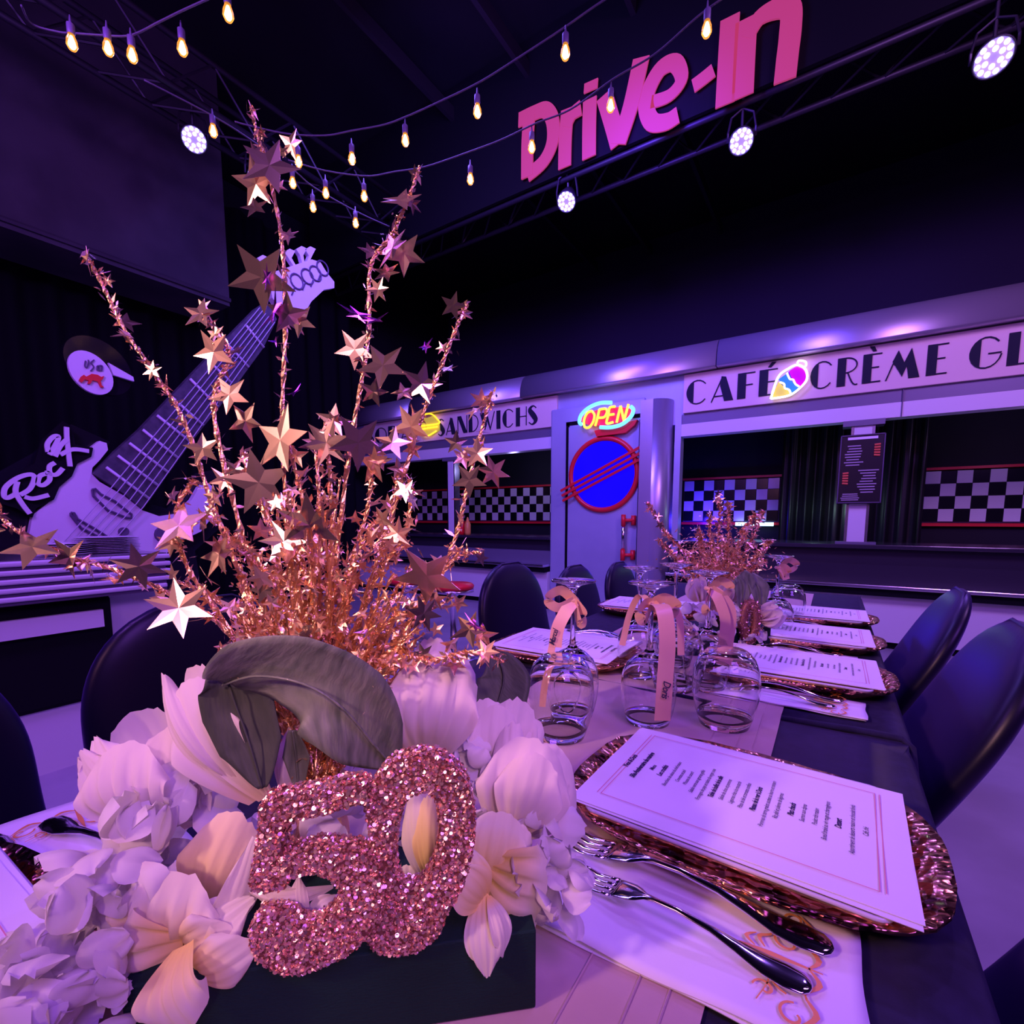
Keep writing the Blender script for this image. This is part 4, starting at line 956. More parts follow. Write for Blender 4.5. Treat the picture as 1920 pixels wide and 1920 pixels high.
rA, bk = bow(gA, [([(-.012, -.010, .012), (-.028, -.040, .02), (-.038, -.085, .024), (-.046, -.130, .02), (-.050, -.168, .016)], .011), ([(-.012, -.014, .014), (-.026, -.040, .022), (-.030, -.070, .024)], .020)], 'peach satin bow on the leftmost ribboned glass, tails hanging left', ((-.042, .004), (.016, -.022)))
rB, bk = bow(gB, [([(.010, -.004, .030), (.013, -.05, .043), (.011, -.11, .044), (.010, -.170, .042)], .024), ([(-.016, .010, -.006), (-.030, -.020, -.01), (-.040, -.07, -.012)], .010), ([(.02, .006, .0), (.042, -.02, .004), (.046, -.08, .008)], .011)], 'peach satin bow on the middle glass with a wide lettered tail', ((-.022, -.012), (.036, -.004)))
rC, bk = bow(gC, [([(.012, -.02, .016), (.024, -.06, .02), (.020, -.115, .018)], .020), ([(.016, -.012, .012), (.036, -.045, .014), (.030, -.12, .016)], .020)], 'peach satin bow with two broad tails on the glass before the second centrepiece', ((-.012, -.028), (.034, .002)))
rH, bk = bow(gH, [([(.010, -.01, .01), (.016, -.03, .012)], .018)], 'peach satin bow on the far glass right of the gold spray', ((.040, .008), (.020, -.010)))
def ribbon_text(r, s, size, pos, ang=-PI/2-.1):
    me = text_mesh([(s, size, 0, 0, .0002)], 'ribbon_text')
    o = bpy.data.objects.new('ribbon_lettering', me); C.objects.link(o); o.parent = r
    X = rt; Yv = Vector((0, 0, 1)); Zv = X.cross(Yv)
    Mx = Matrix((X, Yv, Zv)).transposed().to_4x4() @ Matrix.Rotation(ang, 4, 'Z'); Mx.translation = pos; o.matrix_local = Mx
ribbon_text(rB, 'Doris', .016, rt*.0075+Vector((0, 0, -.120))+bk*.0465)
ribbon_text(rA, 'Marcel', .013, rt*(-.029)+Vector((0, 0, -.055))+bk*.0262, PI/2-.25)

# ------------------------------------------------------------------ centrepieces
def petal_mesh(L, Wd, cup=.35, a0=.2, a1=.6, ruf=.06, tip=.15, rib=.04, seed=0, nu=10, nv=10, heart=.5, m=None):
    """petal starts at origin, grows along +z, curls outward to +x"""
    bm = bmesh.new(); g = []; x = z = 0; hl = bm.verts.layers.float.new('heart')
    for i in range(nu+1):
        u = i/nu; th = a0+a1*u
        if i: x += math.sin(th)*L/nu; z += math.cos(th)*L/nu
        wu = Wd*(math.sin(PI*min(1, .08+u*.80))**.75) if u < .96 else Wd*.42
        row = []
        for j in range(nv+1):
            v = -1+2*j/nv; cn = (1-v*v)
            nx_, nz_ = math.cos(th), -math.sin(th)
            inward = -cup*wu*v*v + ruf*Wd*u*math.sin(v*7+seed*2.1)*abs(v)+rib*Wd*math.cos(v*16+seed)*.5*(u*(1.05-u))*2
            inward *= 1
            zz = L*tip*(-(abs(v)**2.2))*u + .02*L*noise.noise(Vector((v*4, seed, u)))*u
            px_ = x-inward*nx_*1.0; pz_ = z-inward*nz_ + zz*math.cos(th); 
            vv = bm.verts.new((px_+zz*math.sin(th)*.6, wu*v*(1-.12*cup*abs(v)), pz_)); vv[hl] = max(0, 1-u/heart)**.8 if heart > 0 else 0
            row.append(vv)
        g.append(row)
    for i in range(nu):
        for j in range(nv): bm.faces.new((g[i][j], g[i][j+1], g[i+1][j+1], g[i+1][j]))
    me = bpy.data.meshes.new('petal'); bm.to_mesh(me); bm.free(); me.materials.append(m or m_petal)
    for p in me.polygons: p.use_smooth = True
    return me
def orient(pos, axis, roll=0):
    q = Vector(axis).to_track_quat('Z', 'Y'); Mx = q.to_matrix().to_4x4() @ Matrix.Rotation(roll, 4, 'Z'); Mx.translation = pos; return Mx
def flower(parent, name, pos, axis, petals, roll=0, label=None, org=None):
    """petals: list of (mesh, angle, tilt, scale)"""
    f = empty(name); f.parent = parent; f.matrix_local = orient(Vector(pos)-org, axis, roll)
    if label: f['label'] = label
    for me, ang, tilt, s in petals:
        o = bpy.data.objects.new('petal', me); C.objects.link(o); o.parent = f
        o.matrix_local = Matrix.Rotation(ang, 4, 'Z') @ Matrix.Rotation(tilt, 4, 'Y') @ Matrix.Scale(s, 4)
    return f
def hydrangea(parent, pos, axis, rad, n, label, org, m=None, seed=0):
    rnd = random.Random(seed)
    f = empty('hydrangea'); f.parent = parent; f.matrix_local = orient(Vector(pos)-org, axis)
    if label: f['label'] = label
    for k in range(n):
        u = (k+.5)/n; ph = math.acos(1-1.25*u); th = k*2.399963
        d = Vector((math.sin(ph)*math.cos(th), math.sin(ph)*math.sin(th), math.cos(ph)))
        c = d*rad*rnd.uniform(.72, 1.0)
        me = HM[rnd.randrange(len(HM))]
        o = bpy.data.objects.new('petal', me); C.objects.link(o); o.parent = f
        ax = (d+Vector((rnd.uniform(-.8, .8), rnd.uniform(-.8, .8), rnd.uniform(-.8, .8)))).normalized()
        Mx = orient(c, ax, rnd.uniform(0, 6.28)) @ Matrix.Scale(rnd.uniform(1.05, 1.65)*rad/.04, 4); o.matrix_local = Mx
    return f
HM = [petal_mesh(.026, .017, .25, .5, 1.0, .30, .05, .06, s, 6, 8, .3, m_hyd) for s in range(6)]
TM = [petal_mesh(.062, .024, .55, .25, -.30, .05, .12, .05, s, 12, 12, .5, m_petal) for s in range(4)]
OM = [petal_mesh(.060, .028, .25, .55, .55, .09, .06, .07, s, 12, 14, .85, m_petaly) for s in range(4)]

def star_mesh(n=5, bend=0, seed=0, ratio=.42):
    bm = bmesh.new(); rnd = random.Random(seed)
    c = bm.verts.new((0, 0, .0)); vs = []
    for i in range(2*n):
        a = PI*i/n; r = 1 if i % 2 == 0 else ratio
        x, y = r*math.cos(a), r*math.sin(a); vs.append(bm.verts.new((x, y, (bend*x*x-bend*.5*y*y)+(rnd.uniform(-.07, .07) if i % 2 == 0 else 0))))
    for i in range(2*n): bm.faces.new((c, vs[i], vs[(i+1) % (2*n)]))
    q = bmesh.ops.extrude_face_region(bm, geom=bm.faces[:]); bmesh.ops.translate(bm, vec=(0, 0, -.015), verts=[v for v in q['geom'] if isinstance(v, bmesh.types.BMVert)])
    bmesh.ops.recalc_face_normals(bm, faces=bm.faces)
    me = bpy.data.meshes.new('star'); bm.to_mesh(me); bm.free(); me.materials.append([m_foil, m_foil3, m_foil][seed % 3]); return me
SM = [star_mesh(5, 0, 0), star_mesh(5, .25, 1), star_mesh(6, .1, 2), star_mesh(5, -.2, 3), star_mesh(6, .3, 4), star_mesh(5, .5, 6)]
SMV = star_mesh(6, .4, 9); SMV.materials.clear(); SMV.materials.append(m_irid)
def shard(bm, c, s, rnd):
    a = Vector((rnd.gauss(0, 1), rnd.gauss(0, 1), rnd.gauss(0, 1))).normalized(); b = a.orthogonal().normalized(); b.rotate(Matrix.Rotation(rnd.uniform(0, 6.28), 3, a))
    l = s*rnd.uniform(.6, 1.8); v = [bm.verts.new(c+a*l), bm.verts.new(c+b*s*.35), bm.verts.new(c-a*l), bm.verts.new(c-b*s*.35)]
    bm.faces.new((v[0], v[1], v[2])); bm.faces.new((v[0], v[2], v[3]))
def branch(parent, pts, org, seed, stars, r0=.0022, shardn=60, shs=.005, starsize=(.008, .014), named=None):
    rnd = random.Random(seed); p = [q-org for q in spline(pts, 9)]
    base = p[0].copy(); b = empty('star_branch', base); b.parent = parent
    bm = bmesh.new(); n = len(p)
    rr = [r0*(1.25-.45*i/n)*(1+.30*math.sin(i*2.3+seed)) for i in range(n)]
    tube(bm, [q-base for q in p], rr, 5, False, .9); link('twisted_wire', bm, m_foil2, b)
    if shardn:
        bm = bmesh.new()
        for k in range(shardn):
            i = rnd.randrange(n); shard(bm, p[i]-base+Vector((rnd.gauss(0, 1), rnd.gauss(0, 1), rnd.gauss(0, 1)))*r0*1.3, shs*rnd.uniform(.4, 1.0), rnd)
        tag(link('foil_tinsel', bm, m_foil, b), kind='stuff')
    for k in range(stars):
        i = int(n*(.22+.76*(k+rnd.random())/max(1, stars))); i = min(i, n-1)
        s = rnd.uniform(*starsize); d = Vector((rnd.gauss(0, 1), rnd.gauss(0, 1), rnd.gauss(0, .7))).normalized()
        o = bpy.data.objects.new('star', SM[rnd.randrange(len(SM))]); C.objects.link(o); o.parent = b
        axis = (-fw*rnd.uniform(.2, 1.3)+Vector((rnd.gauss(0, .7), rnd.gauss(0, .7), rnd.gauss(0, .7)))).normalized()
        o.matrix_local = orient(p[i]-base+d*s*.9, axis, rnd.uniform(0, 6.28)) @ Matrix.Scale(s, 4)
    for (px_, py_, dd, s, k) in (named or []):
        o = bpy.data.objects.new('star', SM[k]); C.objects.link(o); o.parent = b
        axis = (-fw+Vector((rnd.gauss(0, .28), rnd.gauss(0, .28), rnd.gauss(0, .28)))).normalized()
        o.matrix_local = orient(W(px_, py_, dd)-org-base, axis, rnd.uniform(0, 6.28)) @ Matrix.Scale(s, 4)
    return b

A0 = Vector((-.143, .245, TZ)); uu = Vector((-.737, -.676, 0)); vv = Vector((-.676, .737, 0)); BH = .055
cp = tag(empty('centrepiece', A0+uu*.13+vv*.06), 'large near centrepiece, green planter with glittered number 50, silk flowers and gold star spray', 'centrepiece')
cp.rotation_euler = (0, 0, 0); org = cp.location.copy()
def planter(parent, o3, Ln, Dp, Hh, org):
    bm = bmesh.new(); rotm = Matrix((uu, vv, Vector((0, 0, 1)))).transposed(); c0 = o3+uu*Ln/2+vv*Dp/2+Vector((0, 0, Hh/2+.004))-org
    box(bm, c0, (Ln, Dp, Hh), rotm, .0012); b = link('planter_box', bm, m_box, parent)
    return b
pb = planter(cp, A0, .238, .115, BH, org)
# 50 numerals
zt = TZ+BH+.004
pa, pb2 = PZ(560, 1806, zt), PZ(760, 1790, zt); un = (pa-pb2); un.z = 0; un.normalize(); nn = Vector((0, 0, 1)).cross(un); nn = -nn if nn.dot(fw) > 0 else nn
npl = pa+nn*.0
def q4(x, y): return PL(440+x/2.526, 1160+y/2.526, npl, nn)-org
five = [(150, 850), (300, 815), (450, 785), (590, 760), (640, 800), (640, 880), (612, 842), (430, 900), (265, 940), (250, 1085), (400, 1062), (520, 1068), (600, 1082), (680, 1140), (700, 1270), (660, 1410), (570, 1530), (400, 1615), (260, 1640), (130, 1570), (92, 1440), (150, 1385), (260, 1400), (350, 1440), (450, 1395), (515, 1300), (490, 1215), (400, 1170), (290, 1190), (230, 1245), (100, 1245), (120, 1100), (140, 960)]
zero = [(625, 850), (720, 710), (830, 660), (950, 660), (1060, 730), (1115, 850), (1130, 1000), (1110, 1160), (1060, 1300), (1000, 1400), (960, 1500), (860, 1580), (720, 1590), (640, 1545), (600, 1450), (640, 1300), (655, 1100), (625, 930)]
hole = [(820, 850), (900, 820), (960, 870), (972, 1000), (958, 1130), (925, 1220), (860, 1290), (790, 1290), (750, 1200), (755, 1050), (780, 930)]
def smooth_loop(l, n=3):
    out = []; N_l = len(l)
    for i in range(N_l):
        p0, p1, p2, p3 = [Vector((*l[(i+k-1) % N_l], 0)) for k in range(4)]
        for k in range(n):
            t = k/n; q = .5*((2*p1)+(p2-p0)*t+(2*p0-5*p1+4*p2-p3)*t*t+(3*p1-p0-3*p2+p3)*t**3); out.append((q.x, q.y))
    return out
def numeral(name, loops, off_, nf, flip=1):
    L3 = [[q4(*p)+nn*(.0+off_) for p in smooth_loop(l)] for l in loops]
    bm = bmesh.new(); slab(bm, L3, -nn*.014); bmesh.ops.recalc_face_normals(bm, faces=bm.faces)
    bm2 = bm.copy(); o = link(name, bm, m_glitbase, cp)
    bmesh.ops.triangulate(bm2, faces=bm2.faces); rnd = random.Random(3); fs = list(bm2.faces); ar = []; t = 0
    for f in fs: t += f.calc_area()*(1.0 if f.normal.dot(nn) > -.5 else .05); ar.append(t)
    import bisect
    g = bmesh.new()
    for k in range(nf):
        f = fs[bisect.bisect_left(ar, rnd.random()*t)]; a, b = rnd.random(), rnd.random()
        if a+b > 1: a, b = 1-a, 1-b
        v0, v1, v2 = [v.co for v in f.verts]; c = v0+(v1-v0)*a+(v2-v0)*b
        nrm = (f.normal+Vector((rnd.gauss(0, .62), rnd.gauss(0, .62), rnd.gauss(0, .62)))).normalized()
        x = nrm.orthogonal().normalized(); x.rotate(Matrix.Rotation(rnd.uniform(0, 6.28), 3, nrm)); y = nrm.cross(x); s = rnd.uniform(.0007, .0014); c = c+f.normal*rnd.uniform(.0001, .0012)
        g.faces.new([g.verts.new(c+x*s*p+y*s*q) for p, q in ((1, 0), (.5, .87), (-.5, .87), (-1, 0), (-.5, -.87), (.5, -.87))])
    tag(link('glitter', g, m_glit, o), kind='stuff'); bm2.free()
numeral('numeral_five', [five], .006, 9500); numeral('numeral_zero', [zero, hole], .0, 8000)

toC = -fw
UPV = Vector((0, 0, 1))
def ax(r_, u_, c_): return (rt*r_+UPV*u_-Vector((fw.x, fw.y, 0)).normalized()*c_).normalized()
rnd = random.Random(5)
def tulip(px, py, d, axis, s, n, roll=0, label=None, spread=.15, ms=TM, par=None, og=None, pos=None):
    pet = [(ms[k % len(ms)], 2*PI*k/n+rnd.uniform(-.15, .15), spread*(.6+.4*(k % 2)), s*(1 if k % 2 else .92)) for k in range(n)]
    pet += [(ms[(k+1) % len(ms)], 2*PI*k/3+.5, spread*.2, s*.85) for k in range(3)]
    return flower(par or cp, 'silk_flower', pos or W(px, py, d), axis, pet, roll, label, og or org)
def petal_at(f, og, base, tip, w, db, dt, bulge=.25, cup=.3, yaw=0, m=None, heart=.5, seed=0, sharp=0, rib=1.0):
    """one silk petal: from base to tip (both real points), w wide, bulging towards the viewer's side by 'bulge'"""
    a, b = W(*base, db), W(*tip, dt); L = (b-a).length; wd = w*((db+dt)/2)/F/2
    t0 = (b-a).normalized(); out = (-fw).normalized(); s0 = t0.cross(out).normalized(); out = s0.cross(t0).normalized()
    s0.rotate(Matrix.Rotation(yaw, 3, t0)); out.rotate(Matrix.Rotation(yaw, 3, t0))
    bm = bmesh.new(); hl = bm.verts.layers.float.new('heart'); nu, nv = 14, 18; g = []
    for i in range(nu+1):
        u = i/nu; row = []
        wu = wd*(.24+.80*math.sin(PI*min(1, u*.58+.03))**.9) if not sharp else wd*(.10+.90*math.sin(PI*min(1, u*.90+.02))**.85)
        for j in range(nv+1):
            v = -1+2*j/nv; av = abs(v)
            roundtip = (1-(1-math.sqrt(max(0, 1-.93*av*av)))*(.62 if not sharp else .2)*u**2)
            pos = a+t0*(L*u*roundtip)+s0*(wu*v*(1 if (u < .82 or not sharp) else 1-.55*((u-.82)/.18)**2*(av**1.2)))
            h = bulge*L*math.sin(PI*min(1, u*.95))*(1-.35*av) - cup*wu*(av**2)*-1.0*.6
            h += rib*wd*.045*math.sin(v*17+seed+2*u)*math.sin(PI*min(1, u*.9+.05)) + .07*wd*u*math.sin(v*6+seed*1.7)*av*2
            e = .022*L*noise.noise(Vector((v*7, seed*3.1, u*2)))*(u**3)*2.2
            vt = bm.verts.new(pos+out*h+t0*e-og); vt[hl] = max(0, 1-u/heart)**.7 if heart > 0 else 0
            row.append(vt)
        g.append(row)
    for i in range(nu):
        for j in range(nv): bm.faces.new((g[i][j], g[i][j+1], g[i+1][j+1], g[i+1][j]))
    return link('petal', bm, m or m_petal, f, True)
def pflower(name, label, plist, m, heart):
    f = empty(name); f.parent = cp
    if label: f['label'] = label
    for k, p in enumerate(plist):
        kw = dict(p[5]) if len(p) > 5 else {}
        petal_at(f, org, p[0], p[1], p[2], p[3], p[4], m=kw.pop('m', m), heart=kw.pop('heart', heart), seed=k*1.37+len(plist), **kw)
    return f
n_ = lambda **k: k
pflower('silk_flower', 'cupped white flower facing left', [
 ((325, 1525), (262, 1330), 185, .392, .385, n_(bulge=-.12)), ((330, 1540), (330, 1362), 130, .385, .378, n_(bulge=.1)), ((330, 1545), (372, 1440), 120, .385, .38, n_(bulge=.1)),
 ((300, 1500), (182, 1378), 90, .375, .37, n_(sharp=1)), ((285, 1515), (150, 1405), 85, .366, .362, n_(sharp=1, bulge=.15)), ((292, 1540), (238, 1388), 165, .362, .352, n_(bulge=.30, cup=.5, rib=2.2))], m_petal, .25)
pflower('silk_flower', 'tall closed white flower beside the leaf', [
 ((490, 1492), (362, 1246), 105, .375, .375, n_(bulge=.05)), ((488, 1490), (312, 1262), 60, .368, .368, n_(sharp=1)), ((490, 1495), (352, 1275), 140, .362, .358, n_(bulge=.16, cup=.5)),
 ((500, 1495), (420, 1300), 80, .372, .372, {}), ((540, 1500), (556, 1345), 40, .372, .372, {}), ((500, 1495), (400, 1320), 90, .357, .356, n_(bulge=.12))], m_petal, .3)
pflower('silk_flower', 'upright white flower with a broad front petal', [
 ((800, 1405), (815, 1193), 110, .395, .395, {}), ((770, 1410), (722, 1290), 70, .39, .39, n_(heart=.9, m=m_petaly)), ((800, 1418), (870, 1235), 110, .388, .388, {}), ((800, 1420), (826, 1222), 172, .376, .368, n_(bulge=.28, cup=.5, rib=1.8))], m_petal, .2)
pflower('silk_flower', 'white flower leaning right behind the hydrangea', [
 ((930, 1450), (905, 1308), 100, .405, .405, {}), ((930, 1450), (975, 1308), 110, .41, .40, n_(rib=2)), ((930, 1450), (1010, 1350), 80, .40, .40, {}), ((920, 1450), (935, 1320), 90, .395, .39, n_(bulge=.25, cup=.5))], m_petal, .3)
pflower('silk_flower', 'large open white flower right of the number', [
 ((945, 1560), (962, 1352), 75, .378, .378, {}), ((965, 1560), (1040, 1395), 150, .385, .38, n_(rib=2)), ((955, 1565), (1000, 1380), 165, .372, .362, n_(bulge=.22, cup=.4, rib=1.6)), ((965, 1558), (1010, 1412), 125, .355, .350, n_(bulge=.2, cup=.3)), ((960, 1565), (1062, 1460), 90, .37, .37, {})], m_petal, .3)
pflower('cream_blossom', 'cream blossom in front of the zero at the right', [
 ((918, 1645), (985, 1545), 80, .345, .345, {}), ((908, 1655), (945, 1520), 125, .338, .335, n_(bulge=.2, rib=1.6)), ((908, 1632), (1018, 1696), 200, .335, .325, n_(bulge=.25, rib=2.2)),
 ((908, 1668), (866, 1578), 70, .325, .318, n_(sharp=1)), ((908, 1690), (838, 1622), 85, .318, .312, n_(sharp=1, bulge=.3, cup=.6, yaw=.5)), ((906, 1672), (914, 1832), 75, .318, .300, n_(sharp=1, bulge=.2, heart=.4)), ((916, 1680), (940, 1795), 48, .315, .302, n_(sharp=1, yaw=-.7, heart=.2))], m_petaly, .85)
pflower('cream_blossom', 'largest cream blossom at the lower left front', [
 ((395, 1700), (452, 1518), 130, .345, .34, n_(heart=1.3)), ((330, 1778), (335, 1630), 200, .305, .300, n_(bulge=.28, rib=2)), ((345, 1778), (226, 1822), 215, .295, .285, n_(bulge=.3, rib=2.2)), ((385, 1760), (480, 1560), 75, .315, .312, n_(sharp=1, yaw=.7, heart=.3)),
 ((370, 1800), (482, 1682), 115, .305, .300, n_(sharp=1, yaw=-.5, heart=.6)), ((345, 1775), (445, 1755), 140, .298, .29, n_(bulge=.25)), ((350, 1770), (360, 1925), 130, .282, .262, n_(bulge=.35, cup=.6, rib=2)), ((365, 1820), (475, 1765), 100, .284, .280, n_(bulge=.2))], m_petaly, .75)
pflower('cream_blossom', 'cream petals seen through the zero', [((800, 1650), (780, 1480), 60, .362, .362, n_(heart=.3)), ((810, 1650), (805, 1490), 55, .357, .357, n_(heart=1.5)), ((770, 1690), (760, 1620), 50, .36, .36, n_(heart=.1))], m_petaly, .5)
pflower('silk_flower', 'crumpled white petals draped over the opening of the five', [((625, 1662), (468, 1668), 36, .308, .304, n_(heart=0, sharp=1)), ((580, 1722), (485, 1650), 50, .303, .303, n_(heart=0, sharp=1, yaw=.5)), ((572, 1722), (560, 1640), 40, .302, .302, n_(heart=0, sharp=1)), ((575, 1722), (645, 1678), 44, .303, .304, n_(heart=0, sharp=1, yaw=-.4))], m_petal, 0)
# hydrangea clusters
for (px_, py_, d, rad, n, a_, lb) in ((135, 1805, .275, .028, 22, ax(-.3, .5, 1), 'white ruffled cluster in the lower left corner'), (225, 1645, .315, .029, 22, ax(-.2, .7, .8), 'white ruffled cluster left of the cream blossoms'),
    (345, 1590, .37, .040, 24, ax(0, .8, .6), 'white ruffled cluster behind the cream blossoms'), (600, 1570, .40, .040, 22, ax(0, .8, .6), 'white ruffled cluster behind the number'),
    (560, 1700, .362, .026, 14, ax(0, .5, .8), 'white ruffled petals behind the opening of the five'), (725, 1700, .37, .026, 12, ax(0, .5, .8), None),
    (880, 1435, .385, .022, 20, ax(.1, .9, .6), 'small white ruffled cluster beside the upright flower'), (1015, 1590, .352, .024, 20, ax(.7, .6, .6), 'white ruffled cluster at the right above the forks'), (1022, 1660, .345, .022, 16, ax(.9, .2, .6), None), (900, 1500, .38, .026, 16, ax(.1, .9, .6), None),
    (205, 1725, .318, .024, 16, ax(-.2, .5, 1), None), (95, 1890, .262, .024, 16, ax(-.3, .3, 1), None), (175, 1875, .275, .018, 12, ax(-.2, .3, 1), None), (430, 1760, .345, .026, 12, ax(0, .5, 1), None), (290, 1545, .372, .024, 12, ax(0, .5, 1), None)):
    hydrangea(cp, W(px_, py_, d), a_, rad, n, lb, org, seed=int(px_))
# leaves
def leaf(parent, mid, widths, sides, name, org, label=None, m=m_leaf, fold=.25):
    p = spline(mid, 8); n = len(p); bm = bmesh.new(); g = []; nv = 10
    for i in range(n):
        u = i/(n-1); k = u*(len(widths)-1); j = min(int(k), len(widths)-2); w_ = widths[j]*(1-(k-j))+widths[j+1]*(k-j)
        k2 = u*(len(sides)-1); j2 = min(int(k2), len(sides)-2); s = (sides[j2]*(1-(k2-j2))+sides[j2+1]*(k2-j2)).normalized()
        t = (p[min(i+1, n-1)]-p[max(i-1, 0)]).normalized(); s = (s-t*s.dot(t)).normalized(); nn_ = s.cross(t)
        g.append([bm.verts.new(p[i]-org+s*w_*v+nn_*(-fold*w_*(1-abs(v))*(1 if abs(v) < .999 else 1)+.02*w_*math.sin(v*9+i*.5)+(.0012 if abs(v) < .05 else 0))) for v in [(-1+2*q/nv) for q in range(nv+1)]])
    for i in range(n-1):
        for q in range(nv): bm.faces.new((g[i][q], g[i][q+1], g[i+1][q+1], g[i+1][q]))
    o = link(name, bm, m, parent, True)
    so = o.modifiers.new('t', 'SOLIDIFY'); so.thickness = .0006
    if label: o['label'] = label
    bm = bmesh.new(); tube(bm, [q-org for q in p], .0009, 5); link('midrib', bm, m, o, True)
    return o
# big arching leaf: rises behind, folds over to the left front
bx_ = lambda px, py, d: W(px, py, d)
leaf(cp, [bx_(738, 1438, .330), bx_(700, 1395, .315), bx_(645, 1330, .303), bx_(570, 1283, .300), bx_(480, 1268, .312), bx_(418, 1285, .335)], [.004, .022, .032, .034, .028, .014],
     [rt*.80+up*.62, rt*.55+up*.8, rt*.38+up*.85-fw*.2, rt*.35+up*.7-fw*.6, rt*.1+up*.5-fw*.8], 'leaf', org, 'big arching grey green leaf over the number', fold=.18)
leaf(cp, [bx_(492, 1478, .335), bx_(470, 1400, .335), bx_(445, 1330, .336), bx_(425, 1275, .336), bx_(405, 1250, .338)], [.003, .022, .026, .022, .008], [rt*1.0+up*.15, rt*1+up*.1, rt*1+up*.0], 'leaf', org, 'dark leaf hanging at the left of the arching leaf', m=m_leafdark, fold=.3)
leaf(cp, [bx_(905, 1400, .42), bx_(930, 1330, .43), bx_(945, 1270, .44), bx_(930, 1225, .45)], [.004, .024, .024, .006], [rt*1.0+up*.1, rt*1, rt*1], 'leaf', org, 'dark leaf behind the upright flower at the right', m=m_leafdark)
leaf(cp, [bx_(560, 1480, .36), bx_(555, 1420, .355), bx_(548, 1370, .35)], [.003, .010, .003], [rt, rt, rt], 'leaf', org, None)

